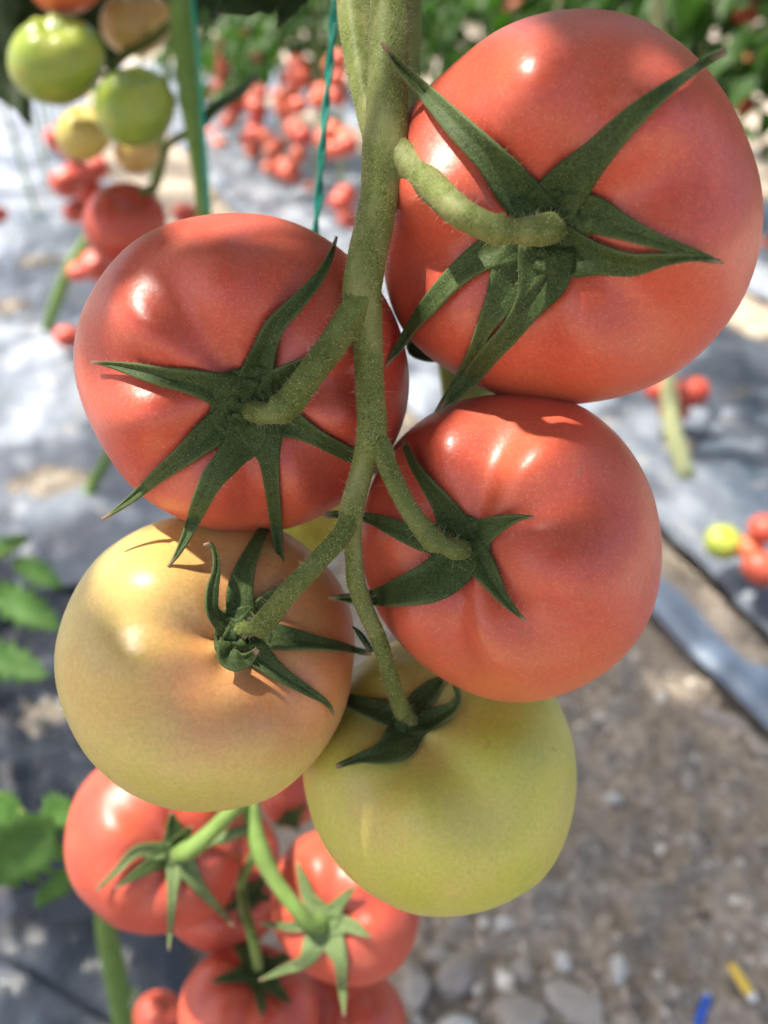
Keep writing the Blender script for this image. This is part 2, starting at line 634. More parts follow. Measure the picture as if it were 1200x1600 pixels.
def make_sepal(fr, pts, parent, mat, lift=0.0006, tip_lift=0.0, edge=0.00035, seed=0, wave=0.00025, n=26, m=9, base_lift=0.0):
    """pts: centreline (x, y, half width) in photo pixels from the calyx outwards"""
    r_ = np.random.default_rng(seed + 11)
    c = catmull(np.asarray(pts, float), n)
    c[:, 2] = np.maximum(c[:, 2], 0.6)
    T = nrm(np.gradient(c[:, :2], axis=0))
    N = np.stack([-T[:, 1], T[:, 0]], 1)
    dep = surf_depths(fr, c[:, :2])
    k = np.array([1, 2, 3, 2, 1]) / 9
    dep = np.convolve(np.pad(dep, 2, 'edge'), k, 'valid')
    s = np.linspace(0, 1, n)
    lf = lift + base_lift * (1 - s) ** 2 + tip_lift * s ** 2.2
    j = np.linspace(-1, 1, m)
    V = np.zeros((n, m, 3))
    ph = r_.uniform(0, 6, 3)
    for i in range(n):
        wv = c[i, 2] * (1 + 0.05 * math.sin(9 * s[i] + ph[2]))
        xs = c[i, 0] + N[i, 0] * wv * j
        ys = c[i, 1] + N[i, 1] * wv * j
        for q in range(m):
            dq = depth_on(fr, xs[q], ys[q])
            dd = dep[i] if dq is None else min(dq, dep[i] + 0.002)
            zz = dd - lf[i] - edge * j[q] ** 2 * (wv * fr.d / 1200 / 0.003) - wave * math.sin(7 * s[i] + 2 * j[q] + ph[0]) * s[i]
            if abs(j[q]) < 0.2:
                zz += 0.00025
            V[i, q] = P(xs[q], ys[q], zz)
    v = V.reshape(-1, 3)
    SF.setdefault(parent.name, []).append((V, T[:, 0], parent))
    tipa = np.repeat(np.clip((s - 0.93) / 0.06, 0, 1), m)
    return mesh_obj('sepal', v, [f[::-1] for f in grid_faces(n, m)], mat, parent, attrs={'tip': tipa, 'edge': np.outer(ss(s, 0.2, 0.5), np.abs(j) ** 7 + 0.2 * (np.abs(j) < 0.1)).ravel()}, solid=0.0006)


SF = {}


def make_hub(fr, parent, mat, rpx, lift=0.0009):
    hx, hy = fr.hub
    rings, seg = 8, 28
    pts, v = [], []
    for i in range(rings + 1):
        for k in range(seg):
            t = 2 * math.pi * k / seg
            r = rpx * i / rings * (1 + 0.07 * math.sin(5 * t + 1)) + 0.01
            x, y = hx + r * math.cos(t), hy + r * math.sin(t)
            d = depth_on(fr, x, y) or fr.d
            v.append(P(x, y, d - lift - 0.0006 * (i / rings)))
    v = np.array(v)
    return mesh_obj('calyx', v, grid_faces(rings + 1, seg, True), mat, parent, attrs={'tip': np.zeros(len(v))}, solid=0.0007)


def tomato(fr, label, ripe, group=None, cat='tomato', mat='fruit'):
    e = empty('tomato', fr.c, label, cat, group)
    mesh_obj('fruit', fr.v, fr.faces, M[mat], e, attrs={'ripe': np.clip(ripe, 0, 1)})
    return e


# --- the five tomatoes of the near truss
T1P = [(890, 14), (960, 16), (1020, 38), (1080, 80), (1130, 140), (1165, 210), (1188, 280), (1193, 340), (1185, 400), (1165, 460), (1125, 520), (1075, 570),
       (1020, 603), (960, 622), (900, 632), (850, 633), (800, 625), (740, 600), (690, 572), (650, 543), (622, 505), (604, 460), (596, 410), (596, 340), (603, 270),
       (618, 210), (640, 165), (674, 132), (714, 95), (755, 60), (820, 27)]
T2P = [(360, 333), (420, 337), (470, 352), (510, 373), (545, 400), (585, 440), (615, 490), (633, 540), (640, 590), (636, 640), (618, 690), (590, 735), (560, 765),
       (520, 795), (470, 820), (420, 832), (370, 834), (320, 825), (270, 805), (235, 785), (200, 755), (165, 705), (135, 650), (118, 600), (113, 555), (120, 510),
       (140, 460), (170, 415), (210, 375), (260, 350), (310, 337)]
T3P = [(750, 619), (800, 616), (860, 620), (905, 632), (950, 664), (990, 710), (1018, 765), (1032, 830), (1033, 895), (1022, 950), (1000, 995), (965, 1035), (930, 1062),
       (880, 1085), (830, 1097), (780, 1096), (730, 1082), (690, 1060), (650, 1030), (620, 1000), (590, 955), (570, 900), (562, 850), (568, 800), (580, 755), (605, 710),
       (640, 670), (690, 637)]
T4P = [(247, 814), (193, 840), (151, 871), (122, 913), (100, 959), (86, 1010), (85, 1055), (94, 1097), (111, 1140), (134, 1180), (155, 1204), (197, 1237), (238, 1256),
       (286, 1268), (333, 1268), (396, 1257), (428, 1245), (460, 1221), (489, 1192), (523, 1144), (538, 1112), (550, 1055), (555, 1010), (553, 975), (547, 947), (532, 912),
       (511, 882), (484, 861), (462, 840), (440, 828), (385, 808), (310, 804)]
T5P = [(556, 1042), (580, 1020), (608, 1004), (660, 992), (720, 992), (780, 1008), (830, 1045), (870, 1092), (890, 1140), (900, 1190), (900, 1240), (890, 1295), (870, 1345),
       (840, 1382), (790, 1412), (740, 1428), (690, 1433), (630, 1425), (592, 1405), (555, 1380), (520, 1342), (495, 1300), (480, 1250), (472, 1205), (478, 1165), (495, 1120), (520, 1080)]

F1 = make_fruit(T1P, 0.184, (850, 352), flat=0.80, dim=0.22, lobes=6, lobe=0.060, seed=1)
F2 = make_fruit(T2P, 0.197, (388, 632), flat=0.82, dim=0.20, lobes=7, lobe=0.062, seed=2)
F3 = make_fruit(T3P, 0.199, (716, 852), flat=0.86, dim=0.19, lobes=6, lobe=0.058, seed=3)
F4 = make_fruit(T4P, 0.205, (378, 990), flat=0.86, dim=0.19, lobes=5, lobe=0.045, seed=4)
F5 = make_fruit(T5P, 0.226, (640, 1122), flat=0.86, dim=0.17, lobes=5, lobe=0.045, seed=5)


def pxd(fr, x, y):
    return np.hypot(fr.px[:, 0] - x, fr.px[:, 1] - y)


r1 = 0.93 - 0.16 * ss(fr_y := F1.px[:, 1], 480, 660) - 0.05 * ss(F1.t, 1.3, 2.2)
r2 = 0.95 - 0.16 * ss(F2.px[:, 1], 760, 850) - 0.05 * ss(F2.t, 1.3, 2.2)
r3 = 0.92 - 0.16 * ss(F3.px[:, 1], 940, 1110) - 0.06 * ss(F3.t, 1.0, 1.8)
# the orange one: blush round the stem end and to the upper right, yellow green to the outer left
r4 = 0.565 - 0.17 * ss(pxd(F4, 400, 1000), 70, 300) - 0.08 * ss(F4.px[:, 1], 1120, 1260) + 0.05 * ss(F4.px[:, 0], 420, 540)
r4 = r4 - 0.12 * ss(-F4.px[:, 0] - 0.8 * F4.px[:, 1], -930, -780)
r5 = 0.22 + 0.08 * np.exp(-(pxd(F5, 600, 1250) / 110) ** 2) + 0.16 * ss(-pxd(F5, 660, 1120), -110, -30) - 0.05 * ss(F5.px[:, 0], 700, 860)

NT_G = 'tomatoes of the near truss'
tom1 = tomato(F1, 'largest ripe red tomato, at the upper right, with long forked sepals', r1, NT_G)
tom2 = tomato(F2, 'ripe red tomato left of the stalk with seven long spread sepals', r2, NT_G)
tom3 = tomato(F3, 'ripe red tomato between the largest red one and the yellow green one', r3, NT_G)
tom4 = tomato(F4, 'half ripe yellow tomato with an orange blush and curled sepals', r4, NT_G)
tom5 = tomato(F5, 'unripe yellow green tomato hanging lowest on the near truss', r5, NT_G)

SP = {}
SP[1] = (F1, tom1, 56, [
    ([(846, 345, 40), (806, 296, 35), (768, 250, 25), (712, 194, 20), (664, 144, 14), (628, 108, 10), (596, 66, 2)], 0.0006, 0.007),
    ([(852, 335, 40), (893, 283, 36), (937, 236, 25), (989, 184, 17), (1045, 138, 10), (1095, 103, 6), (1132, 80, 2)], 0.0006, 0.004),
    ([(860, 345, 38), (918, 334, 31), (965, 352, 22), (1020, 374, 14), (1066, 390, 9), (1100, 402, 6), (1128, 409, 2)], 0.0005, 0.002),
    ([(850, 380, 42), (890, 396, 39), (935, 405, 27), (985, 413, 19), (1040, 405, 10), (1085, 402, 6), (1122, 408, 2)], 0.0008, 0.002),
    ([(845, 365, 36), (792, 385, 30), (752, 401, 23), (707, 438, 17), (670, 480, 14), (645, 510, 9), (622, 545, 6), (601, 572, 2)], 0.0006, 0.004),
    ([(842, 375, 44), (808, 425, 40), (783, 467, 25), (761, 503, 15), (745, 540, 11), (728, 580, 12), (706, 615, 10), (682, 646, 3)], 0.0006, 0.002),
    ([(855, 385, 44), (848, 435, 39), (826, 478, 24), (793, 522, 18), (762, 555, 16), (735, 590, 14), (706, 621, 10), (686, 645, 3)], 0.0009, 0.002)])
SP[2] = (F2, tom2, 60, [
    ([(395, 628, 34), (350, 611, 29), (300, 597, 21), (250, 588, 15), (210, 578, 11), (175, 570, 6), (146, 566, 2)], 0.0006, 0.002),
    ([(392, 622, 34), (400, 590, 30), (410, 558, 23), (428, 512, 16), (462, 475, 13), (498, 434, 9), (516, 400, 6), (526, 370, 2)], 0.0006, 0.005),
    ([(400, 618, 26), (432, 600, 24), (462, 577, 14), (490, 556, 4)], 0.0005, 0.002),
    ([(395, 640, 34), (424, 652, 32), (458, 664, 22), (492, 682, 15), (528, 701, 12), (556, 714, 10), (592, 738, 2)], 0.0005, 0.002),
    ([(395, 645, 34), (412, 685, 30), (421, 718, 17), (426, 760, 12), (430, 800, 10), (434, 845, 8), (440, 882, 5), (445, 909, 2)], 0.0006, 0.002),
    ([(388, 645, 34), (383, 684, 30), (362, 712, 22), (332, 748, 18), (312, 790, 14), (295, 830, 9), (278, 864, 5), (263, 886, 2)], 0.0008, 0.002),
    ([(385, 640, 34), (355, 660, 30), (324, 681, 23), (287, 712, 17), (245, 745, 12), (205, 780, 7), (160, 812, 2)], 0.0005, 0.002)])
SP[3] = (F3, tom3, 46, [
    ([(716, 848, 30), (708, 820, 26), (692, 790, 17), (668, 756, 11), (649, 728, 7), (638, 704, 5), (631, 687, 2)], 0.0006, 0.005),
    ([(720, 850, 30), (740, 839, 27), (762, 827, 20), (786, 816, 12), (808, 809, 6), (834, 808, 2)], 0.0006, 0.003),
    ([(718, 852, 30), (746, 876, 26), (765, 902, 18), (783, 930, 10), (800, 950, 6), (821, 970, 2)], 0.0006, 0.002),
    ([(722, 860, 34), (708, 884, 36), (680, 906, 33), (640, 921, 25), (600, 931, 17), (560, 935, 10), (533, 934, 6), (513, 934, 2)], 0.0008, 0.006),
    ([(710, 850, 24), (672, 845, 20), (640, 835, 16), (602, 819, 12), (570, 808, 8), (540, 804, 6), (505, 805, 3)], 0.0005, 0.003)])
SP[4] = (F4, tom4, 44, [
    ([(382, 985, 26), (376, 955, 23), (375, 922, 20), (384, 885, 16), (398, 855, 12), (411, 830, 8), (421, 808, 3)], 0.0006, 0.004),
    ([(374, 992, 26), (352, 978, 17), (331, 953, 11), (331, 922, 10), (338, 890, 6), (335, 862, 5), (327, 850, 4), (318, 852, 2)], 0.0010, 0.010),
    ([(372, 992, 22), (356, 1008, 15), (353, 1024, 15), (368, 1034, 15), (386, 1030, 11), (403, 1014, 4)], 0.0030, 0.006),
    ([(384, 988, 26), (405, 990, 23), (437, 996, 20), (480, 1003, 13), (530, 1011, 8), (582, 1021, 2)], 0.0006, 0.003),
    ([(382, 994, 26), (398, 1018, 22), (417, 1036, 18), (442, 1056, 13), (477, 1077, 8), (511, 1100, 4), (521, 1116, 2)], 0.0006, 0.002),
    ([(384, 985, 22), (408, 950, 15), (432, 930, 12), (462, 902, 3)], 0.0005, 0.002)])
SP[5] = (F5, tom5, 36, [
    ([(642, 1122, 26), (614, 1115, 22), (585, 1108, 17), (555, 1098, 12), (530, 1084, 7), (502, 1069, 2)], 0.0006, 0.008),
    ([(642, 1125, 26), (636, 1143, 27), (620, 1163, 27), (595, 1178, 18), (565, 1184, 10), (526, 1198, 2)], 0.0008, 0.003),
    ([(642, 1124, 24), (660, 1126, 20), (688, 1117, 15), (709, 1104, 10), (716, 1086, 6), (710, 1068, 4), (712, 1056, 2)], 0.0010, 0.008),
    ([(640, 1118, 24), (654, 1098, 19), (674, 1078, 15), (694, 1058, 6)], 0.0006, 0.002)])
for k, (fr, e, rp, seps) in SP.items():
    hub = make_hub(fr, e, M['sepal'], rp)
    for i, (pts, lf, tl) in enumerate(seps):
        make_sepal(fr, pts, hub, M['sepal'], lift=lf, tip_lift=tl, seed=k * 20 + i)

# --- the small green one behind, seen through the gap
F6 = make_fruit(circle_poly(482, 790, 82), 0.275, (470, 740), nt=40, nphi=60, seed=6)
tom6 = tomato(F6, 'small pale green tomato seen through the gap behind the near truss', 0.12 * np.ones(len(F6.v)))

# ------------------------------------------------------------------ the near vine
vine = empty('tomato_vine', ground(640, 1235), 'fuzzy tomato vine whose branched stalk carries the five big near tomatoes', 'tomato plant')


def hub_d(fr):
    return depth_on(fr, *fr.hub)


h1, h2, h3, h4, h5 = (hub_d(x) for x in (F1, F2, F3, F4, F5))
FUZZ = []      # (path, radius, hairs per mm of length)


def stalk(name, pts, mat, hairs=7.0, n=48, seg=20, ridge=0.03, rough=0.06, seed=0, parent=None):
    (v, f), path, rad = px_tube(pts, n=n, seg=seg, ridge=ridge, rough=rough, seed=seed)
    o = mesh_obj(name, v, f, M[mat], parent or vine)
    if hairs:
        FUZZ.append((path, rad, hairs))
    return o


# main stem: rooted behind the truss, up past the top of the photo
(v, f), path, rad = px_tube([(640, 1235, 24, gdepth(640, 1235)), (700, 950, 30, 0.52), (735, 700, 42, 0.33), (715, 500, 46, 0.275), (655, 320, 46, 0.255),
                             (611, 180, 47, 0.247), (600, 80, 53, 0.243), (591, 0, 63, 0.238), (585, -120, 62, 0.234), (575, -500, 60, 0.22), (560, -900, 55, 0.215)],
                            n=90, seg=26, ridge=0.07, rough=0.05, seed=3)
main_stem = mesh_obj('main_stem', v, f, M['stalk'], vine)
FUZZ.append((path[40:78], rad[40:78], 10))
# truss stalk
D0 = 0.172
stalk('truss_stalk', [(600, -420, 34, 0.215), (608, -150, 33, 0.190), (610, -20, 32, 0.180), (607, 90, 32, 0.175), (604, 190, 33, 0.172), (601, 245, 36, 0.171), (594, 300, 30, 0.171),
                      (583, 360, 31, 0.170), (572, 410, 31, 0.169), (566, 460, 31, 0.169), (570, 505, 28, 0.171), (575, 545, 24, 0.172), (578, 600, 22.5, 0.172),
                      (581, 650, 24, 0.171), (580, 690, 24, 0.171), (570, 720, 19, 0.173), (560, 755, 18, 0.174), (550, 795, 19, 0.174), (547, 822, 18, 0.175),
                      (552, 862, 14, 0.178), (557, 912, 15, 0.180), (570, 950, 14, 0.182), (588, 990, 13, 0.184)], 'vine', hairs=9, n=120, seg=24, seed=1)
stalk('pedicel', [(594, 218, 19, 0.1722), (610, 234, 26, 0.1708), (628, 248, 27, 0.1700), (655, 271, 25, 0.1668), (686, 302, 23.5, 0.159), (717, 331, 22.9, 0.153), (762, 355, 22.1, h1 - 0.009), (783, 361, 23.8, h1 - 0.008),
                  (789, 362, 19.6, h1 - 0.008), (806, 361, 18.7, h1 - 0.007), (835, 361, 23.8, h1 - 0.006), (860, 357, 23.8, h1 - 0.003), (876, 355, 17.0, h1 + 0.003)], 'vine', hairs=8, n=90, seed=2)
stalk('side_stalk', [(540, -260, 28, 0.212), (546, -100, 27, 0.203), (551, 0, 26, 0.197), (560, 80, 24, 0.192), (573, 160, 20, 0.186), (586, 240, 15, 0.179), (592, 310, 10, 0.1735)], 'vine', hairs=9, n=50, ridge=0.07, seed=9)
stalk('pedicel', [(572, 450, 23.5, 0.169), (556, 480, 24.4, 0.168), (525, 530, 23.5, 0.167), (480, 590, 22.6, 0.164), (452, 628, 23.5, h2 - 0.008), (432, 643, 22.6, h2 - 0.008),
                  (427, 645, 17.4, h2 - 0.008), (405, 645, 18.3, h2 - 0.004), (386, 639, 15.7, h2 + 0.002)], 'stalk', hairs=8, n=90, seed=3)
stalk('pedicel', [(582, 665, 17.2, 0.171), (594, 695, 17.2, 0.170), (612, 742, 15.9, 0.169), (642, 800, 15.5, 0.168), (670, 836, 18.1, h3 - 0.007), (684, 848, 18.9, h3 - 0.007),
                  (690, 851, 13.8, h3 - 0.007), (712, 858, 17.2, h3 - 0.005), (730, 859, 14.6, h3 + 0.001)], 'stalk', hairs=8, n=80, seed=4)
stalk('pedicel', [(548, 800, 16.2, 0.174), (538, 828, 16.2, 0.173), (500, 873, 16.2, 0.172), (450, 926, 17.1, 0.171), (414, 970, 18.0, h4 - 0.008), (403, 981, 17.1, h4 - 0.008),
                  (398, 982, 11.7, h4 - 0.008), (382, 984, 13.5, h4 - 0.004), (368, 985, 11.7, h4 + 0.002)], 'stalk', hairs=8, n=80, seed=5)
stalk('pedicel', [(584, 980, 13.3, 0.184), (594, 1006, 13.3, 0.186), (611, 1060, 12.5, 0.190), (626, 1104, 14.0, h5 - 0.009), (632, 1115, 14.0, h5 - 0.008), (636, 1118, 9.4, h5 - 0.008),
                  (644, 1124, 10.9, h5 - 0.002)], 'stalk', hairs=7, n=60, seed=6)
# a dried bract behind the crossing and a stub
stalk('bract', [(650, 520, 6, 0.205), (648, 540, 15, 0.207), (668, 552, 14, 0.209), (700, 560, 4, 0.212)], 'leaf_dark', hairs=0, n=14, seg=10)
stalk('bract', [(580, 1018, 4, 0.188), (570, 1002, 5, 0.188), (560, 988, 4, 0.189), (551, 979, 1.5, 0.19)], 'leaf_dark', hairs=0, n=14, seg=8)

# fuzz: fine bent hairs
class Hairs:
    def __init__(self):
        self.v, self.f, self.n = [], [], 0

    def add(self, p0, dr, ln, w0=0.000026, bend=0.35):
        p1 = p0 + dr * ln * 0.5
        p2 = p1 + nrm(dr + rng.normal(0, bend, 3)) * ln * 0.5
        side = nrm(np.cross(dr, [0.31, 0.5, 0.81]))
        sd2 = np.cross(dr, side)
        for pp, w in ((p0, w0), (p1, w0 * 0.8)):
            for q in range(3):
                t = q * 2.0944
                self.v.append(pp + w * (math.cos(t) * side + math.sin(t) * sd2))
        self.v.append(p2)
        b = self.n
        for q in range(3):
            q2 = (q + 1) % 3
            self.f.append([b + q, b + q2, b + 3 + q2, b + 3 + q])
            self.f.append([b + 3 + q, b + 3 + q2, b + 6])
        self.n += 7

    def build(self, parent):
        o = mesh_obj('fuzz', np.array(self.v), self.f, M['fuzz'], parent, smooth=False)
        o['kind'] = 'stuff'
        return o


fz = Hairs()
for path, rad, dens in FUZZ:
    T, N, B = frames(path)
    L = np.linalg.norm(np.diff(path, axis=0), axis=1)
    pr = L / L.sum()
    for i in rng.choice(len(L), int(L.sum() * 1000 * dens), p=pr):
        u = rng.random()
        a = rng.random() * 2 * math.pi
        c = path[i] * (1 - u) + path[i + 1] * u
        rr = rad[i] * (1 - u) + rad[i + 1] * u
        dn = math.cos(a) * N[i] + math.sin(a) * B[i]
        fz.add(c + dn * rr * 0.97, nrm(dn + rng.normal(0, 0.33, 3)), min(rng.gamma(2.0, 0.0005) + 0.0002, 0.0032))
fz.build(vine)
for k, lst in SF.items():
    fz = Hairs()
    for V, _, par in lst:
        n_, m_ = V.shape[:2]
        for _ in range(95):
            i = rng.integers(2, n_ - 1)
            q = rng.choice([0, m_ - 1]) if rng.random() < 0.6 else rng.integers(0, m_)
            ctr = V[i, m_ // 2]
            out = nrm(V[i, q] - ctr) if q != m_ // 2 else np.zeros(3)
            dr = nrm(out * 0.8 + nrm(C - V[i, q]) * rng.uniform(0.1, 0.9) + rng.normal(0, 0.35, 3))
            fz.add(V[i, q], dr, min(rng.gamma(2.0, 0.0003) + 0.0001, 0.0016), 0.000022)
    fz.build(lst[0][2])

# ------------------------------------------------------------------ leaves
def leaflet(L, W, r_, n=9, fold=0.25, droop=0.35, serr=0.22):
    """local: x along, y across, z up"""
    s = np.linspace(0, 1, n)
    prof = np.sin(math.pi * np.clip(s, 0, 1) ** 0.75) ** 0.9
    sl = 1 + serr * np.where(np.arange(n) % 2 == 0, 1, -1) * (s > 0.1) * (s < 0.95)
    sr = 1 + serr * np.where(np.arange(n) % 2 == 1, 1, -1) * (s > 0.1) * (s < 0.95)
    j = np.array([-1, -0.5, 0, 0.5, 1])
    v = np.zeros((n, 5, 3))
    ph = r_.uniform(0, 6)
    for i in range(n):
        for q, jj in enumerate(j):
            w = W / 2 * prof[i] * (sl[i] if jj < 0 else sr[i]) if abs(jj) == 1 else W / 2 * prof[i]
            x = s[i] * L + (0.04 * L * abs(jj) * (1 if s[i] < 0.9 else 0))
            z = fold * abs(jj) * W / 2 * prof[i] - droop * L * s[i] ** 2 + 0.03 * L * math.sin(10 * s[i] + 3 * jj + ph)
            v[i, q] = (x, jj * w, z)
    return v.reshape(-1, 3), grid_faces(n, 5)


def place(v, o, xa, up_):
    xa = nrm(xa)
    ya = nrm(np.cross(up_, xa))
    za = np.cross(xa, ya)
    return o + v[:, :1] * xa + v[:, 1:2] * ya + v[:, 2:3] * za


def compound_leaf(mb, stems, o, dirn, length, r_, droop=0.5, npair=3, n=7, ok=None):
    dirn = nrm(dirn)
    side = nrm(np.cross(dirn, [0, 0, 1]) + 1e-6)
    k = 12
    s = np.linspace(0, 1, k)
    path = o + s[:, None] * length * dirn + (-(droop * length) * s ** 2)[:, None] * np.array([0, 0, 1])
    if ok and not all(lets_sun(q_, 0.002, 0.012) for q_ in path):
        return
    if stems is not None:
        stems.add(*tube(path, np.linspace(0.0025, 0.001, k), seg=5))
    tang = nrm(np.gradient(path, axis=0))
    for p in range(npair):
        i = int(round((0.35 + 0.5 * p / max(1, npair - 1)) * (k - 1)))
        for sg in (-1, 1):
            ll = length * r_.uniform(0.26, 0.4)
            v, f = leaflet(ll, ll * r_.uniform(0.48, 0.62), r_, n=n, droop=r_.uniform(0.1, 0.5))
            d = nrm(sg * side + tang[i] * r_.uniform(0.3, 0.8) + [0, 0, r_.uniform(-0.5, 0.1)])
            if ok and not ok(path[i] + d * ll / 2, ll * 0.42):
                continue
            mb.add(place(v, path[i], d, nrm(np.array([0, 0, 1]) + r_.normal(0, 0.25, 3))), f)
    ll = length * r_.uniform(0.36, 0.48)
    if ok and not ok(path[-1] + tang[-1] * ll / 2, ll * 0.42):
        return
    v, f = leaflet(ll, ll * 0.6, r_, n=n, droop=0.4)
    mb.add(place(v, path[-1], tang[-1], nrm(np.array([0, 0, 1]) + r_.normal(0, 0.3, 3))), f)


# the leaf that hangs into the top of the photo
tl = MB()
for B_, T_, W_ in (((520, -110, 0.262), (338, 18, 0.258), 0.023), ((510, -120, 0.265), (433, 42, 0.262), 0.013), ((490, -140, 0.265), (380, -120, 0.265), 0.02)):
    b, t_ = P(*B_), P(*T_)
    v, f = leaflet(np.linalg.norm(t_ - b), W_, rng, n=15, fold=0.1, droop=0.0, serr=0.09)
    tl.add(place(v, b, t_ - b, C - b), f)
tl.add(*tube(catmull([P(575, -420, 0.225), P(560, -260, 0.25), P(515, -115, 0.262)], 12, 3), 0.0012, seg=6))
o = tl.build('leaf', M['leaf_dark'], vine, solid=0.0004)

# unseen leaves added to the vine to shade the truss, with gaps for sun
KEEP = []
for fr, pts in ((F1, [(700, 235), (718, 165), (752, 118), (688, 290), (730, 205)]),
                (F4, [(222, 858), (250, 872), (262, 895), (292, 920), (300, 948), (275, 940)]),
                (F2, [(350, 338)])):
    for x, y in pts:
        dd = depth_on(fr, x, y)
        if dd:
            KEEP.append((P(x, y, dd), 0.011))
for fr, pts in ((F1, [(815, 92, .0045), (1040, 108, .002)]), (F2, [(212, 466, .002)]), (F3, [(712, 693, .002)])):
    for x, y, r_k in pts:        # gaps in the leaves that give the glints on the skins
        dd = depth_on(fr, x, y)
        if dd:
            KEEP.append((P(x, y, dd), r_k))
KEEP += [(P(650, 262, 0.16), 0.007), (P(768, 548, 0.157), 0.004), (P(590, 40, 0.175), 0.006), (P(590, 150, 0.172), 0.005)]
for x, y in ((150, 1260), (200, 1240), (150, 1330), (200, 1390), (270, 1400), (310, 1310), (330, 1410), (495, 1330), (520, 1450), (470, 1400), (440, 1520), (530, 1500), (320, 1560)):
    KEEP.append((P(x, y, 0.32), 0.009))
anch = P(565, -800, 0.215)
cand, halfs = [], []
targets = []
for fr in (F1, F2, F3, F4, F5):
    x0, y0 = fr.cpx - fr.Rpx * 1.02
    x1, y1 = fr.cpx + fr.Rpx * 1.02
    for x in np.arange(x0, x1, 17):
        for y in np.arange(y0, y1, 17):
            dd = depth_on(fr, x, y)
            if dd:
                targets.append(P(x, y, dd))
targets = np.array(targets)
targets = targets[rng.permutation(len(targets))]
KPn = np.array([k[0] for k in KEEP])
KRn = np.array([k[1] for k in KEEP])


def perp(w_):
    w_ = np.atleast_2d(w_)
    return np.linalg.norm(w_ - (w_ @ SUN)[:, None] * SUN, axis=1)


for t0 in targets:
    if cand:
        if np.any(perp(t0 - np.array(cand)) < 0.62 * np.array(halfs)):
            continue
    c = t0 + SUN * rng.uniform(0.30, 0.50) + rng.normal(0, 0.006, 3)
    room = np.min(perp(c - KPn) - KRn)
    hf = min(0.027, room)
    if hf < 0.008:
        continue
    cand.append(c)
    halfs.append(hf)
halfs = np.array(halfs)
GKEEP = []
for x, y, r_k in ((1000, 690, .05), (1040, 670, .05), (1100, 800, .07), (1180, 730, .08), (1150, 690, .06), (1120, 760, .06), (640, 600, .08), (20, 640, .10), (40, 660, .10), (30, 250, .2), (60, 350, .12), (30, 470, .08),
                (70, 1590, .03), (20, 1570, .03), (85, 800, .05), (1190, 870, .08), (1130, 850, .06)):
    GKEEP.append((ground(x, y, 0.05), r_k))
KP = np.array([k[0] for k in KEEP + GKEEP] + [P(40, 40, 0.55), P(40, 1320, 0.48), P(30, 1030, 0.87)])
KR = np.array([k[1] for k in KEEP + GKEEP] + [0.02, 0.02, 0.03])


def lets_sun(c, half, near=1.0):
    w_ = c - KP
    al = w_ @ SUN
    dist = np.linalg.norm(w_ - al[:, None] * SUN, axis=1)
    return not np.any((al > 0) & (dist < KR + half) & (KR < near))


cand = np.array(cand)
root_c = anch + np.array([0, 0, 0.0])
rel = cand - root_c
az = np.arctan2(rel[:, 1], rel[:, 0])
order = np.argsort(az)
groups = np.array_split(order, 8)
for gidx in groups:
    lm = MB()
    pts = cand[gidx]
    far = pts[np.argmax(np.linalg.norm(pts - root_c, axis=1))]
    mid = (root_c + far) / 2 + np.array([0, 0, 0.04])
    best = None
    for k in range(80):
        sd = 0.0 if k == 0 else 0.02 + 0.0015 * k
        r_c = catmull([root_c, mid + rng.normal(0, 1, 3) * sd, far + (0 if k < 10 else 1) * rng.normal(0, 1, 3) * 0.015], 16, 3)
        badn = sum(not lets_sun(q_, 0.0015) for q_ in r_c[2:])
        if best is None or badn < best[0]:
            best = (badn, r_c)
        if badn == 0:
            break
    rach = best[1]
    lm.add(*tube(rach, np.linspace(0.003, 0.001, 16), seg=6))
    for c, hf in zip(pts, halfs[gidx]):
        ll, ww = 2 * hf * rng.uniform(0.98, 1.05), 1.5 * hf * rng.uniform(0.95, 1.1)
        v, f = leaflet(ll, ww, rng, n=9, fold=0.1, droop=0.12)
        i = np.argmin(np.linalg.norm(rach - c, axis=1))
        dr = c - rach[i]
        dr = nrm(dr * [1, 1, 0.3] + rng.normal(0, 0.01, 3))
        upv = nrm(SUN + rng.normal(0, 0.15, 3))
        b = c - dr * ll / 2
        lm.add(place(v, b, dr, upv), f)
        if all(lets_sun(rach[i] * (1 - t_) + b * t_ + np.array([0, 0, 0.004 * (1 - abs(2 * t_ - 1))]), 0.001) for t_ in (0.1, 0.3, 0.5, 0.7, 0.9)):
            lm.add(*tube(np.array([rach[i], (rach[i] + b) / 2 + [0, 0, 0.004], b]), 0.0006, seg=4, cap=False))
    lm.build('leaf', M['leaf'], vine)  # out of view, added to throw dappled shade

def shade_canopy(root, x, y, zlo, zhi, nleaf, seed):  # crown of an added shade plant, kept open along chosen sun rays
    r_ = np.random.default_rng(seed)
    mb = MB()
    for i in range(nleaf):
        z = zlo + (zhi - zlo) * (i + r_.random()) / nleaf
        a = i * 2.4 + r_.uniform(-0.5, 0.5)
        compound_leaf(mb, mb, np.array([x, y, z]), [math.cos(a), math.sin(a), r_.uniform(0.05, 0.4)], r_.uniform(0.26, 0.40), r_, droop=r_.uniform(0.2, 0.6), n=7, ok=lets_sun)
    return mb.build('crown', M['leaf'], root)


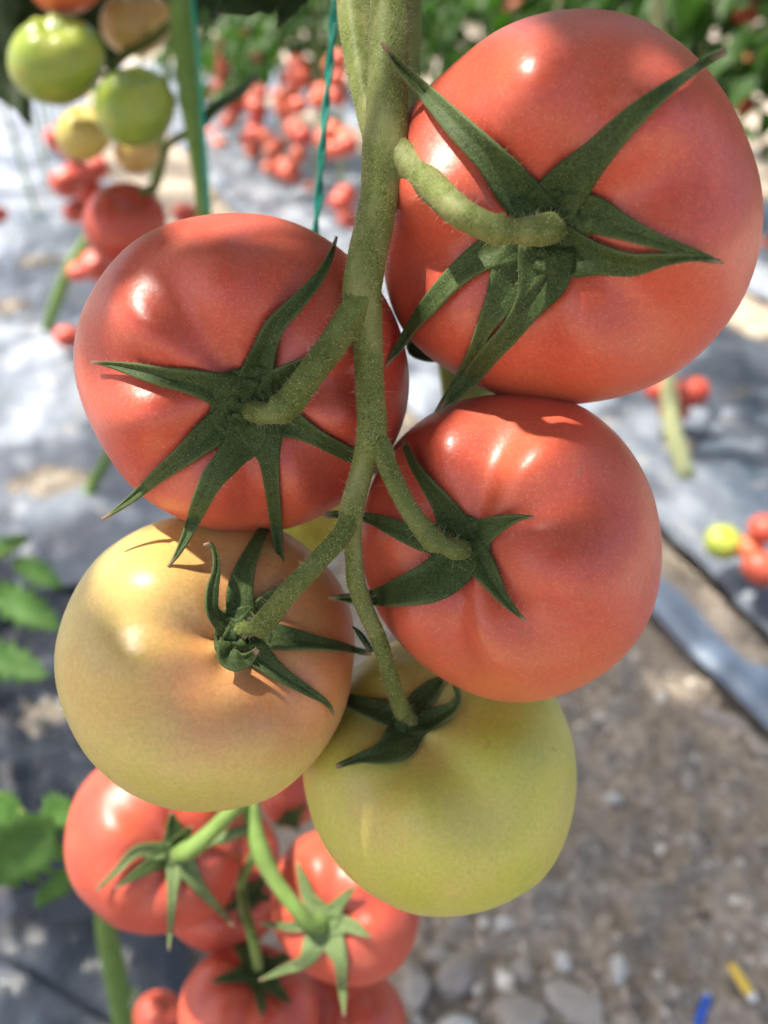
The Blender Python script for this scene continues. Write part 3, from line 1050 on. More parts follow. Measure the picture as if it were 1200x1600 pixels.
# ------------------------------------------------------------------ green twine
tp = [(532, -900, 0.28), (523, 0, 0.262), (508, 180, 0.262), (493, 360, 0.262), (470, 600, 0.265), (452, 826, 0.268), (430, 1100, 0.31), (330, 1500, 0.6)]
c = catmull(np.array(tp), 700)
path = np.array([P(*q) for q in c])
T, N, B = frames(path)
tw = MB()
for k in range(2):
    a = np.arange(len(path)) * 0.16 + k * math.pi
    off = 0.00068 * (np.cos(a)[:, None] * N + np.sin(a)[:, None] * B)
    tw.add(*tube(path + off, 0.00082, seg=8))
tw_o = tw.build('twine', M['twine'])
tag(tw_o, 'green twisted twine hanging behind the near truss stalk', 'twine')

# ------------------------------------------------------------------ lower left truss
G_LOW = 'tomatoes of the lower left truss'


def lowtom(poly, d, hub, label, ripe=0.95, group=G_LOW, seed=0, **k):
    fr = make_fruit(poly, d, hub, nt=56, nphi=90, seed=seed, **k)
    e = tomato(fr, label, np.full(len(fr.v), ripe) - 0.10 * ss(fr.t, 1.2, 2.4), group)
    return fr, e


L1P = [(100, 1330), (104, 1290), (115, 1250), (135, 1218), (165, 1190), (210, 1176), (260, 1176), (310, 1190), (350, 1225), (375, 1270), (381, 1310), (372, 1370), (350, 1415),
       (310, 1445), (265, 1458), (220, 1460), (184, 1452), (143, 1420), (112, 1383)]
L3P = [(424, 1430), (427, 1390), (440, 1340), (462, 1312), (495, 1296), (540, 1290), (590, 1310), (630, 1350), (652, 1400), (655, 1440), (648, 1475), (625, 1512), (590, 1535), (555, 1542),
       (515, 1536), (475, 1518), (445, 1485)]
l1, e1_ = lowtom(L1P, 0.335, (277, 1330), 'sunlit red tomato leftmost on the lower truss, just under the yellow orange one', seed=21, dim=0.15)
l3, e3_ = lowtom(L3P, 0.345, (508, 1442), 'red tomato of the lower truss with pale star sepals, under the yellow green one', seed=22, dim=0.15)
l4, e4_ = lowtom(circle_poly(390, 1585, 112, 112), 0.375, (403, 1515), 'red tomato at the bottom edge with dark shaded sepals', seed=23, lobe=0.05)
l5, e5_ = lowtom(circle_poly(540, 1605, 96, 105), 0.392, (520, 1560), 'red tomato at the bottom edge under the pale star sepals', seed=24)
l6, e6_ = lowtom(circle_poly(345, 1408, 92, 82), 0.400, (390, 1400), 'red tomato mostly hidden behind the leftmost lower truss one', seed=25)
l2, e2_ = lowtom(circle_poly(372, 1335, 66, 72), 0.425, (400, 1290), 'red tomato peeking out right of the lower truss stalk', seed=26)
l7, e7_ = lowtom(circle_poly(452, 1245, 46, 50), 0.50, (455, 1280), 'pinkish red tomato in the gap between yellow and yellow green ones', seed=27)
l8, e8_ = lowtom(circle_poly(250, 1590, 42, 44), 0.56, (262, 1560), 'small red tomato near the ground beside the lower stem', seed=28)


def star(fr, e, rpx, seps, mat, seed=0):
    hub = make_hub(fr, e, M[mat], rpx)
    hx, hy = fr.hub
    for i, s in enumerate(seps):
        x, y, w, tl_ = s[:4]
        m_ = M[s[4]] if len(s) > 4 else M[mat]
        bx, by = (s[5] if len(s) > 5 else ((x - hx) * 0.5 + hx, (y - hy) * 0.5 + hy))
        make_sepal(fr, [(hx, hy, w), ((hx + bx) / 2, (hy + by) / 2, w), (bx, by, w * 0.62), ((bx + x) / 2, (by + y) / 2, w * 0.4), (x, y, 1.5)], hub, m_,
                   lift=0.0008, tip_lift=tl_, seed=seed + i)


star(l1, e1_, 26, [(152, 1390, 15, 0.003, 'sepal_pale', (215, 1330)), (180, 1388, 18, 0.002, 'sepal', (235, 1352)), (264, 1485, 14, 0.006, 'sepal_pale', (270, 1385)),
                   (365, 1447, 16, 0.006, 'sepal_pale', (310, 1385)), (268, 1268, 22, 0.002, 'sepal', (272, 1296)), (300, 1290, 16, 0.002, 'sepal', (290, 1305)),
                   (370, 1308, 12, 0.006, 'sepal_pale', (330, 1316))], 'sepal', 300)
star(l3, e3_, 17, [(464, 1345, 17, 0.005, 'sepal_pale', (482, 1400)), (555, 1384, 17, 0.005, 'sepal_pale', (530, 1412)), (580, 1465, 19, 0.004, 'sepal_pale', (548, 1446)),
                   (538, 1588, 18, 0.010, 'sepal_pale', (532, 1500)), (405, 1532, 18, 0.006, 'sepal_pale', (478, 1500)), (406, 1442, 12, 0.006, 'sepal_pale', (455, 1448))], 'sepal_pale', 330)
star(l4, e4_, 28, [(330, 1535, 16, 0.002), (410, 1592, 15, 0.002), (340, 1440, 12, 0.006), (455, 1570, 18, 0.002), (372, 1420, 12, 0.006), (460, 1490, 16, 0.002)], 'sepal', 360)
star(l6, e6_, 20, [(425, 1362, 12, 0.004), (350, 1425, 12, 0.004), (425, 1405, 12, 0.004), (372, 1350, 10, 0.003)], 'sepal', 390)
star(l7, e7_, 14, [(480, 1255, 9, 0.003), (425, 1290, 9, 0.003), (470, 1300, 9, 0.003)], 'sepal', 400)

low = empty('tomato_plant', ground(215, 1725), 'tall plant bearing the upper left and the lower left fruit', 'tomato plant')
H1, H3 = hub_d(l1), hub_d(l3)
stalk('truss_stalk', [(250, 1130, 14, 0.52), (370, 1180, 14, 0.36), (388, 1240, 14, 0.330), (396, 1290, 14, 0.322), (408, 1332, 15, 0.318), (432, 1378, 12, 0.316), (468, 1425, 12, H3 - 0.010),
                      (484, 1442, 12, H3 - 0.008), (500, 1444, 13, H3 - 0.004), (510, 1440, 10, H3 + 0.004)], 'stem_far', 0, parent=low, n=60, seg=14)
stalk('pedicel', [(392, 1245, 10, 0.328), (360, 1270, 12, 0.315), (325, 1304, 13, 0.305), (296, 1328, 15, H1 - 0.008), (278, 1335, 13, H1 - 0.001)], 'stem_far', 0, parent=low, n=30, seg=14)
stalk('pedicel', [(405, 1322, 8, 0.320), (392, 1345, 8, 0.335), (378, 1380, 8, 0.36), (398, 1480, 8, 0.335), (404, 1512, 8, hub_d(l4) - 0.002)], 'stem_far', 0, parent=low, n=24, seg=10)
stalk('bract', [(398, 1293, 6, 0.321), (370, 1300, 9, 0.318), (345, 1312, 8, 0.316), (330, 1318, 3, 0.315)], 'sepal_pale', 0, parent=low, n=14, seg=8)
stalk('main_stem', [(215, 1725, 18, gdepth(215, 1725)), (195, 1600, 17, 0.66), (180, 1520, 17, 0.635), (165, 1440, 16, 0.61), (185, 1250, 15, 0.58), (250, 1000, 14, 0.565), (310, 650, 13, 0.555),
                    (321, 400, 12, 0.55), (317, 320, 12, 0.55), (306, 220, 15, 0.552), (293, 120, 18, 0.556), (281, -20, 20, 0.56), (270, -300, 20, 0.58), (262, -700, 18, 0.6)],
      'stem_far', 0, parent=low, n=90, seg=16, ridge=0.04)
stalk('leaf_stub', [(190, 1590, 8, 0.655), (208, 1560, 6, 0.65), (213, 1545, 5, 0.65)], 'stem_pale', 0, parent=low, n=10, seg=8)
stalk('side_stalk', [(316, 190, 10, 0.553), (340, 165, 9, 0.56), (372, 148, 7, 0.575), (400, 120, 5, 0.6)], 'leaf_dark', 0, parent=low, n=14, seg=8)

# ------------------------------------------------------------------ upper left truss
G_UP = 'tomatoes of the upper left truss'


def uptom(cx, cy, rx, ry, d, label, ripe, seed, hub=None):
    fr = make_fruit(circle_poly(cx, cy, rx, ry), d, hub or (cx + 6, cy - ry * 0.92), nt=44, nphi=72, seed=seed, lobe=0.02)
    e = tomato(fr, label, np.full(len(fr.v), ripe), G_UP, mat='fruit_far')
    return fr, e


uptom(88, 93, 77, 72, 0.55, 'blurred bright green tomato left in the upper left truss', 0.07, 41)
uptom(211, 167, 63, 64, 0.555, 'blurred bright green tomato right in the upper left truss, beside the stem', 0.06, 42)
uptom(212, 34, 56, 54, 0.60, 'blurred brownish orange tomato behind the two upper left green ones', 0.47, 43)
uptom(103, -42, 66, 66, 0.55, 'blurred orange red tomato cut by the top edge above the left green one', 0.80, 44)
uptom(130, 208, 44, 44, 0.61, 'blurred olive yellow tomato under the two upper left green ones', 0.34, 45)
uptom(214, 238, 36, 34, 0.64, 'blurred tan tomato peeking out below the right upper left green one', 0.44, 46)
u7, e7u = uptom(195, 350, 66, 66, 0.62, 'blurred dark red tomato just above the big left red one', 1.0, 47, (210, 300))
stalk('truss_stalk', [(300, 205, 8, 0.552), (280, 215, 6, 0.56), (262, 228, 6, 0.58), (252, 262, 6, 0.6), (240, 292, 7, 0.612), (222, 300, 6, 0.6)], 'stalk', 0, parent=low, n=30, seg=10)
stalk('truss_stalk', [(284, 20, 8, 0.558), (240, 60, 7, 0.585), (190, 90, 7, 0.59), (165, 120, 6, 0.57), (150, 100, 6, 0.56)], 'stalk', 0, parent=low, n=24, seg=10)
# twine of that plant, along the right of its stem
c = catmull(np.array([(296, -400, 0.57), (301, 0, 0.55), (309, 90, 0.545), (316, 180, 0.542), (324, 330, 0.545)]), 60)
o = mesh_obj('twine', *tube(np.array([P(*q) for q in c]), 0.0014, seg=8), M['twine'])
tag(o, 'blurred green twine along the upper left stem', 'twine')

# dark leaf at the left edge, leaf shoots at the left edge
lf = MB()
for b_, t_, w_ in (((-60, -60, 0.6), (40, 185, 0.58), 0.05), ((30, -80, 0.62), (10, 60, 0.61), 0.05), ((60, -90, 0.64), (155, 20, 0.64), 0.045), ((-80, -20, 0.66), (30, 120, 0.66), 0.06), ((20, -100, 0.7), (75, 45, 0.7), 0.06), ((110, -80, 0.70), (165, 75, 0.70), 0.06),
                   ((180, -120, 0.70), (150, 30, 0.69), 0.05), ((230, -120, 0.70), (262, 20, 0.70), 0.05), ((150, 10, 0.70), (178, 120, 0.69), 0.03), ((330, -120, 0.68), (268, 70, 0.70), 0.04), ((360, -140, 0.68), (330, 30, 0.67), 0.05)):
    b, t2 = P(*b_), P(*t_)
    v, f = leaflet(np.linalg.norm(t2 - b), w_, rng, n=11, fold=0.15, droop=0.05)
    lf.add(place(v, b, t2 - b, C - b), f)
lf.add(*tube(np.array([P(275, -250, 0.58), P(150, -140, 0.6), P(30, -85, 0.62), P(-60, -62, 0.6)]), 0.002, seg=6))
lf.build('leaf', M['leaf_dark'], low, solid=0.0005)


def shoot(label, rootpx, stem_pts, leaflets_):
    e = empty('tomato_shoot', ground(*rootpx), label, 'plant')
    if stem_pts:
        stalk('stem', stem_pts, 'stem_far', 0, parent=e, n=24, seg=8)
    for b_, t_, w_ in leaflets_:
        b, t2 = P(*b_), P(*t_)
        v, f = leaflet(np.linalg.norm(t2 - b), w_ * 0.85, rng, n=13, fold=0.25, droop=0.10, serr=0.28)
        m_ = MB()
        m_.add(place(v, b, t2 - b, nrm(C - b + rng.normal(0, 0.15, 3))), f)
        m_.build('leaf', M['leaf_fresh'], e, solid=0.0005)
    return e


shoot('young green shoot with pointed leaves at the left edge beside the yellow tomato', (-40, 1000),
      [(-40, 1000, 5, gdepth(-40, 1000)), (-50, 930, 5, 0.95), (-20, 880, 4, 0.88), (35, 850, 3, 0.84)],
      [((20, 872, 0.84), (98, 918, 0.83), 0.030), ((-15, 920, 0.88), (96, 982, 0.86), 0.046), ((-40, 1015, 0.9), (72, 1056, 0.86), 0.046), ((-20, 870, 0.88), (42, 838, 0.86), 0.026),
       ((0, 905, 0.88), (30, 960, 0.88), 0.03)])
shoot('leafy green shoot at the left edge beside the sunlit lower tomato', (-60, 1500),
      [(-60, 1500, 8, gdepth(-60, 1500)), (-50, 1300, 8, 0.52), (0, 1245, 9, 0.50), (40, 1282, 9, 0.49), (95, 1328, 8, 0.48), (115, 1345, 6, 0.48)],
      [((84, 1272, 0.475), (-25, 1392, 0.46), 0.050), ((60, 1285, 0.48), (120, 1262, 0.49), 0.030), ((112, 1350, 0.48), (58, 1425, 0.485), 0.020), ((30, 1280, 0.48), (-40, 1260, 0.47), 0.030)])

# ------------------------------------------------------------------ ground
def axis(segs):
    out = [segs[0][0]]
    for a, b, n in segs:
        out += list(np.linspace(a, b, n + 1)[1:])
    return np.array(out)


gx = axis([(-60, -8, 12), (-8, -0.75, 30), (-0.75, 1.0, 290), (1.0, 3.2, 90), (3.2, 10, 20), (10, 60, 10)])
gy = axis([(-20, 0.05, 10), (0.05, 1.5, 250), (1.5, 3.2, 110), (3.2, 10, 40), (10, 90, 20)])
XX, YY = np.meshgrid(gx, gy, indexing='ij')
uu = XX * RU[0] + YY * RU[1]
vv = XX * RV[0] + YY * RV[1]


def ridged(x, y, seed):
    return 1 - np.abs(2 * fbm(x, y, seed, 3) - 1)


fade = np.exp(-np.maximum(0, np.hypot(XX - 0.2, YY - 0.8) - 1.6) / 1.5)
ZZ = (0.030 * (fbm(XX * 6, YY * 6, 1, 3) - 0.5) + (0.020 * (fbm(XX * 28, YY * 28, 2, 3) - 0.5) + 0.014 * (vnoise(XX * 75, YY * 75, 3) ** 2 - 0.3)) * fade) * (0.4 + 0.6 * fade)
clod = np.maximum(0, vnoise(XX * 38, YY * 38, 9) - 0.62) * 0.06 * fade
ZZ = ZZ + clod - 0.012


def bedz(u, v):
    """height of the raised beds under the film"""
    z = 0
    for uc, hw in BEDS:
        z = np.maximum(z, 0.055 * np.clip(1 - ((u - uc) / hw) ** 2, 0, 1) ** 0.5 - 0.0)
    return z


BEDS = [(1.13, 0.56), (-0.46, 0.62), (2.5, 0.5), (-1.95, 0.5)]
film_mask = np.zeros_like(uu)
for uc, hw in BEDS:
    film_mask = np.maximum(film_mask, ss(-(np.abs(uu - uc) - hw), 0.02, 0.10))
ZZ = ZZ * (1 - film_mask) - 0.03 * film_mask
gv = np.stack([XX, YY, ZZ], -1).reshape(-1, 3)
g_o = mesh_obj('ground', gv, [q[::-1] for q in grid_faces(len(gx), len(gy))], M['soil'])
tag(g_o, kind='structure')
g_bvh = BVHTree.FromPolygons([tuple(p) for p in gv], grid_faces(len(gx), len(gy)))


def gz(x, y):
    h = g_bvh.ray_cast(Vector((x, y, 2)), Vector((0, 0, -1)))
    return h[0][2] if h[0] is not None else 0.0


def film(u0, u1, v0, v1, nu, nv, mat, label, seed, edge=0.04, rip=0.012, hgt=0.050):
    us = np.linspace(0, 1, nu)
    vs = v0 + (v1 - v0) * np.linspace(0, 1, nv) ** 1.35
    U_, V_ = np.meshgrid(us, vs, indexing='ij')
    wl = edge * (fbm(V_ * 3.1, V_ * 0 + 3, seed, 3) - 0.5) * 2
    wr = edge * (fbm(V_ * 2.7, V_ * 0 + 9, seed + 4, 3) - 0.5) * 2
    uu_ = (u0 + wl) * (1 - U_) + (u1 + wr) * U_
    prof = np.clip(1 - (2 * U_ - 1) ** 4, 0, 1) ** 0.6
    z = hgt * prof + 0.006
    fall = np.exp(-np.maximum(0, V_ - 3) / 4)
    # cross ripples, lengthwise tension folds, small crumples
    rp = ridged(V_ * 7 + 2 * vnoise(uu_ * 3, V_ * 2, seed), uu_ * 2.2, seed + 1)
    ln = ridged(uu_ * 9 + 0.8 * vnoise(V_ * 2, uu_, seed + 8), V_ * 1.1, seed + 2)
    cr = ridged(uu_ * 21, V_ * 17, seed + 3)
    z = z + (rip * (rp - 0.6) * 1.5 + rip * 0.9 * (ln - 0.6) + rip * 0.7 * (cr - 0.6)) * (0.35 + 0.65 * prof)
    v = uu_[..., None] * RU + V_[..., None] * RV + z[..., None] * np.array([0, 0, 1.0])
    o = mesh_obj('mulch_film', v.reshape(-1, 3), [q[::-1] for q in grid_faces(nu, nv)], M[mat], solid=0.0)
    tag(o, label, 'plastic film')
    return o


film(0.85, 1.66, -0.2, 14, 110, 420, 'film', 'silver plastic mulch film over the bed on the right', 5, 0.035, 0.017)
film(0.705, 0.80, -0.2, 4.0, 18, 240, 'film_blue', 'narrow blue grey strip of plastic film along the edge of the right bed', 15, 0.010, 0.006, 0.010)
film(0.60, 0.93, 1.45, 14, 34, 260, 'film', 'far pale plastic film beside the right bed', 16, 0.02, 0.008, 0.022)
film(-1.05, 0.10, 1.02, 14, 110, 380, 'film', 'silver wrinkled plastic mulch film over the far part of the left bed', 25, 0.06, 0.016)
film(-1.05, -0.045, -0.3, 1.10, 130, 210, 'film_shade', 'dark crumpled plastic mulch film at the bottom left corner', 35, 0.03, 0.026)
film(2.0, 3.0, 0.5, 14, 40, 160, 'film', 'pale plastic mulch film of the bed at the far right', 45, 0.05, 0.012)
film(-2.5, -1.45, 1.5, 14, 40, 160, 'film', 'pale plastic mulch film of the bed at the far left', 55, 0.05, 0.012)


def mound(x, y, rx, ry, h, label, seed, rot=0.0, base=None):
    c = ground(x, y)
    n, m = 16, 40
    v = []
    for i in range(n):
        t = i / (n - 1)
        for k in range(m):
            a = 2 * math.pi * k / m
            w = t * (1 + 0.3 * (fbm(np.array(2 + math.cos(a) * 1.5), np.array(2 + math.sin(a) * 1.5), seed, 2) - 0.5) * 2)
            lx, ly = rx * w * math.cos(a), ry * w * math.sin(a)
            zz = h * (1 - t * t) + 0.018 * (fbm(np.array(lx * 60 + 50), np.array(ly * 60 + 50), seed, 3) - 0.5) * (1 - t ** 4) - 0.01 * t ** 3
            v.append(np.array([c[0], c[1], (0.066 if base is None else base) + zz]) + RU * (lx * math.cos(rot) - ly * math.sin(rot)) + RV * (lx * math.sin(rot) + ly * math.cos(rot)))
    o = mesh_obj('soil_mound', np.array(v), grid_faces(n, m, True), M['soil'])
    tag(o, label, 'soil', kind=None)
    return o


mound(85, 800, 0.085, 0.06, 0.022, 'tan heap of soil round the base of the leaning stem at the left', 3)
mound(75, 1165, 0.05, 0.06, 0.02, 'brown heap of soil poking through the film beside the yellow tomato', 4, base=0.045)
mound(68, 440, 0.10, 0.05, 0.02, 'tan patch of soil on the film at the upper left', 5)
mound(25, 515, 0.09, 0.05, 0.02, 'tan patch of soil on the film at the left edge', 6)
mound(1060, 738, 0.05, 0.04, 0.015, 'soil heap at the foot of the pale stem on the right bed', 7, base=0.055)
# soil scattered along the edge of the right film
mound(1080, 935, 0.045, 0.30, 0.020, 'ridge of tan soil holding down the film edge on the right', 8, base=0.010)

# gravel: nobody could count it
gm = MB()
ico_v = nrm(np.array([(x, y, z) for x, y, z in [(-1, 1.618, 0), (1, 1.618, 0), (-1, -1.618, 0), (1, -1.618, 0), (0, -1, 1.618), (0, 1, 1.618), (0, -1, -1.618), (0, 1, -1.618),
                                                  (1.618, 0, -1), (1.618, 0, 1), (-1.618, 0, -1), (-1.618, 0, 1)]]))
ico_f = [(0, 11, 5), (0, 5, 1), (0, 1, 7), (0, 7, 10), (0, 10, 11), (1, 5, 9), (5, 11, 4), (11, 10, 2), (10, 7, 6), (7, 1, 8), (3, 9, 4), (3, 4, 2), (3, 2, 6), (3, 6, 8), (3, 8, 9),
         (4, 9, 5), (2, 4, 11), (6, 2, 10), (8, 6, 7), (9, 8, 1)]
for _ in range(4800):
    u, v_ = rng.uniform(-0.05, 0.86), 0.05 + 1.9 * rng.random() ** 1.3
    p = UV(u, v_)
    r = min(0.011, 0.0018 + rng.gamma(1.4, 0.0015))
    q = ico_v * (1 + rng.normal(0, 0.16, (12, 1))) * r * np.array([rng.uniform(0.8, 1.5), rng.uniform(0.7, 1.2), rng.uniform(0.5, 0.9)])
    a = rng.random() * 6.28
    q = q @ np.array([[math.cos(a), -math.sin(a), 0], [math.sin(a), math.cos(a), 0], [0, 0, 1]])
    gm.add(q + np.array([p[0], p[1], gz(p[0], p[1]) + r * 0.25]), ico_f)
o = gm.build('gravel', M['gravel'], smooth=False)
tag(o, 'small grey brown soil crumbs and gravel strewn over the bare path', 'gravel', kind='stuff')


def rock(px, py, sx, sy, sz, label, seed, mat='stone', rot=0.0, ang=0.85):
    """faceted clod: sizes in metres"""
    r_ = np.random.default_rng(seed)
    n, m = 22, 32
    th = np.linspace(0.02, math.pi - 0.02, n)
    ph = np.linspace(0, 2 * math.pi, m, endpoint=False)
    T_, Ph = np.meshgrid(th, ph, indexing='ij')
    d = np.stack([np.sin(T_) * np.cos(Ph), np.sin(T_) * np.sin(Ph), np.cos(T_)], -1)
    pl = nrm(r_.normal(0, 1, (9, 3)))
    off = r_.uniform(0.62, 0.95, 9)
    rr = np.full(T_.shape, 1.15)
    for p_, o_ in zip(pl, off):
        dt = d @ p_
        rr = np.minimum(rr, np.where(dt > 0.05, o_ / np.maximum(dt, 0.05), 9))
    rr = rr * ang + (1 - ang) * 0.95
    rr = rr * (1 + 0.10 * (fbm(T_ * 3 + 5, np.cos(Ph) * 2 + np.sin(Ph) + 9, seed, 3) - 0.5))
    q = (d * rr[..., None] * np.array([sx, sy, sz])).reshape(-1, 3)
    q = q @ np.array([[math.cos(rot), math.sin(rot), 0], [-math.sin(rot), math.cos(rot), 0], [0, 0, 1]])
    c = ground(px, py)
    q = q + np.array([c[0], c[1], gz(c[0], c[1]) + sz * 0.45])
    o = mesh_obj('stone', q, grid_faces(n, m, True), M[mat])
    tag(o, label, 'stone', 'loose stones on the path')


rock(712, 1520, 0.024, 0.017, 0.014, 'large angular grey brown clod right of the bottom red tomatoes', 61, rot=0.5, ang=0.9)
rock(650, 1552, 0.014, 0.020, 0.012, 'rounded brown stone touching the bottom red tomato', 62)
rock(686, 1487, 0.013, 0.011, 0.009, 'small brown stone behind the large angular clod', 63)
rock(714, 1592, 0.017, 0.011, 0.010, 'whitish rounded stone at the bottom edge', 64, 'white_stone')
rock(812, 1580, 0.024, 0.018, 0.012, 'flat grey stone at the bottom edge right of the whitish one', 65, rot=0.2)
rock(908, 1560, 0.032, 0.018, 0.012, 'broad flat tan slab near the bottom edge', 66, rot=-0.5, ang=0.8)
rock(965, 1512, 0.009, 0.016, 0.011, 'white pointed pebble left of the yellow plastic piece', 67, 'white_stone', ang=0.8)
rock(882, 1490, 0.008, 0.011, 0.010, 'white upright pebble above the broad tan slab', 68, 'white_stone')
rock(817, 1508, 0.011, 0.012, 0.009, 'round tan pebble above the flat grey stone', 69)
rock(787, 1432, 0.011, 0.008, 0.008, 'pale pebble just below the yellow green tomato', 70, 'white_stone')
rock(1078, 1212, 0.009, 0.018, 0.010, 'tan elongated pebble on the path right of the yellow green tomato', 71, ang=0.8)
rock(1090, 1320, 0.010, 0.016, 0.012, 'tan clod on the path at the right', 72, ang=0.9)
rock(1140, 1105, 0.035, 0.016, 0.010, 'long tan clod beside the blue grey film strip', 73, rot=-0.6)
rock(960, 1238, 0.011, 0.008, 0.008, 'pale grey pebble on the path beside the yellow green tomato', 74, 'white_stone')
rock(1195, 1145, 0.018, 0.022, 0.012, 'sunlit tan clod at the right edge below the film strip', 75)


def rod(name, p0, p1, wpx, mats, label, cat):
    a, b = ground(*p0), ground(*p1)
    zc = max(gz(*a[:2]), gz(*b[:2]), gz(*((a + b) / 2)[:2])) + 0.004
    a[2] = b[2] = zc
    r = wpx * gdepth(*p0) / 1200
    e = empty(name, (a + b) / 2, label, cat)
    k = a + (b - a) * 0.86
    pth = lambda s, t: np.array([s + (t - s) * x for x in np.linspace(0, 1, 9)])
    ra = r * np.array([0.75, 0.95, 1, 1, 1.03, 1, 1, 1, 1])
    mesh_obj('shaft', *tube(pth(a, k), ra, seg=12), M[mats[0]], e)
    mesh_obj('tip', *tube(pth(k + (b - a) * 0.001, b), r * np.array([1.02, 1.05, 1.05, 1, 1, 1, 1, 0.95, 0.8]), seg=12), M[mats[1]], e)


rod('plastic_stick', (1140, 1510), (1177, 1566), 7.5, ('yellow_plastic', 'white_plastic'), 'short yellow plastic stick with a white end lying on the soil', 'litter')
rod('plastic_scrap', (1092, 1598), (1110, 1545), 7, ('blue_plastic', 'clear_plastic'), 'short blue plastic scrap with a clear end lying on the soil', 'litter')

# ------------------------------------------------------------------ other plants and far fruit
def uv_fruit(nt, nphi, flat=0.85, dim=0.14):
    t = np.linspace(0.001, math.pi - 0.001, nt)
    ph = np.linspace(0, 2 * math.pi, nphi, endpoint=False)
    T_, Ph = np.meshgrid(t, ph, indexing='ij')
    rr = np.sin(T_) ** 0.93 * (1 + 0.02 * np.cos(5 * Ph) * np.sin(T_))
    h = flat * np.cos(T_) - dim * np.exp(-(T_ / 0.35) ** 2)
    return np.stack([rr * np.cos(Ph), rr * np.sin(Ph), h], -1).reshape(-1, 3), grid_faces(nt, nphi, True)


fv, ff = uv_fruit(20, 28)
FARMESH = {}


def far_mesh(ripe):
    k = round(ripe, 2)
    if k not in FARMESH:
        me = bpy.data.meshes.new('tomato')
        me.from_pydata(fv.tolist(), [], ff)
        me.polygons.foreach_set('use_smooth', [True] * len(me.polygons))
        at = me.attributes.new('ripe', 'FLOAT', 'POINT')
        at.data.foreach_set('value', np.full(len(fv), ripe, np.float32))
        me.materials.append(M['fruit_far'])
        FARMESH[k] = me
    return FARMESH[k]


def far_tomato(x, y, rpx, d, label, group, ripe=0.9, grow=1.12):
    o = bpy.data.objects.new('tomato', far_mesh(ripe))
    COL.objects.link(o)
    p = P(x, y, d)
    r = grow * rpx * d / 1200
    o.location = Vector(p)
    o.scale = (r, r, r)
    o.rotation_euler = (rng.uniform(-0.5, 0.5), rng.uniform(-0.5, 0.5), rng.uniform(0, 6))
    tag(o, label, 'tomato', group)
    return p, r


CROWNS = {}


def crown_mesh(kind, zlo, zhi, nleaf, seed):
    key = (kind, zlo, zhi)
    if key not in CROWNS:
        r_ = np.random.default_rng(seed)
        mb = MB()
        for i in range(nleaf):
            z = zlo + (zhi - zlo) * (i + r_.random()) / nleaf
            a = i * 2.4 + r_.uniform(-0.5, 0.5)
            d = np.array([math.cos(a), math.sin(a), r_.uniform(0.0, 0.4)])
            compound_leaf(mb, mb, np.array([0, 0, z]), d, r_.uniform(0.26, 0.42), r_, droop=r_.uniform(0.35, 0.8), n=5)
        v = np.concatenate(mb.v)
        me = bpy.data.meshes.new('crown')
        me.from_pydata(v.tolist(), [], mb.f)
        me.polygons.foreach_set('use_smooth', [True] * len(me.polygons))
        me.materials.append(M['leaf'])
        CROWNS[key] = me
    return CROWNS[key]


def far_plant(u, v, label, group, zlo, zhi=1.9, seed=0, stem='stem_pale', lean=(0, 0), r=0.007, zbase=0.05, dens=None):
    b = UV(u, v, zbase)
    e = empty('tomato_plant', b, label, 'tomato plant', group)
    r_ = np.random.default_rng(seed)
    z = np.linspace(0, zhi, 16)
    pth = np.stack([b[0] + lean[0] * z * 0.3 + 0.012 * np.sin(z * 5 + seed), b[1] + lean[1] * z * 0.3 + 0.012 * np.cos(z * 4 + seed), b[2] + z], 1)
    mesh_obj('stem', *tube(pth, np.linspace(r, r * 0.6, 16), seg=8), M[stem], e)
    c = bpy.data.objects.new('crown', crown_mesh(seed % 3 if dens is None else 'sparse%d' % (seed % 2), zlo, zhi, dens or (30 if zlo > 0.6 else 42), seed % 3 + 100))
    COL.objects.link(c)
    c.parent = e
    c.rotation_euler = (0, 0, r_.uniform(0, 6.28))
    return e, pth


# right row: the near plant, stems placed where the photo shows them
GR = 'plants of the right row'
e = empty('tomato_plant', ground(1070, 742, 0.05), 'pale stemmed tomato plant rooted in the silver film at the right', 'tomato plant')
dR = gdepth(1070, 742, 0.05)
stalk('stem', [(1072, 748, 13, dR), (1066, 722, 14, dR - 0.005), (1053, 680, 14, dR - 0.01), (1047, 630, 13, dR - 0.015), (1044, 585, 11, dR - 0.02), (1040, 480, 10, dR - 0.01), (1035, 250, 10, dR + 0.02),
               (1030, 60, 9, dR + 0.05), (1030, -400, 8, dR + 0.1)], 'stem_pale', 0, parent=e, n=60, seg=12)
GT = 'tomatoes on the pale stemmed plant at the right'
ps = []
for x, y, r in ((1030, 608, 20), (1081, 612, 25), (1052, 640, 22)):
    ps.append(far_tomato(x, y, r, gdepth(1070, 745) * 0.985 + (0.04 if x == 1052 else 0.0), 'small red tomato on the pale stem below the largest tomato', GT, 1.0))
GT = 'fruit lying at the right edge'
far_tomato(1130, 847, 29, gdepth(1130, 847, 0.095), 'bright yellow green tomato lying on the silver film at the right', GT, 0.10, 1.0)
far_tomato(1196, 826, 26, gdepth(1180, 860, 0.105), 'red tomato cut by the right edge, uppermost of its heap', GT, 0.95, 1.0)
far_tomato(1173, 858, 23, gdepth(1170, 858, 0.095), 'orange red tomato between the yellow green one and the heap at the right edge', GT, 0.78, 1.0)
far_tomato(1190, 888, 31, gdepth(1190, 888, 0.095), 'red tomato lowest of the heap at the right edge', GT, 0.92, 1.0)

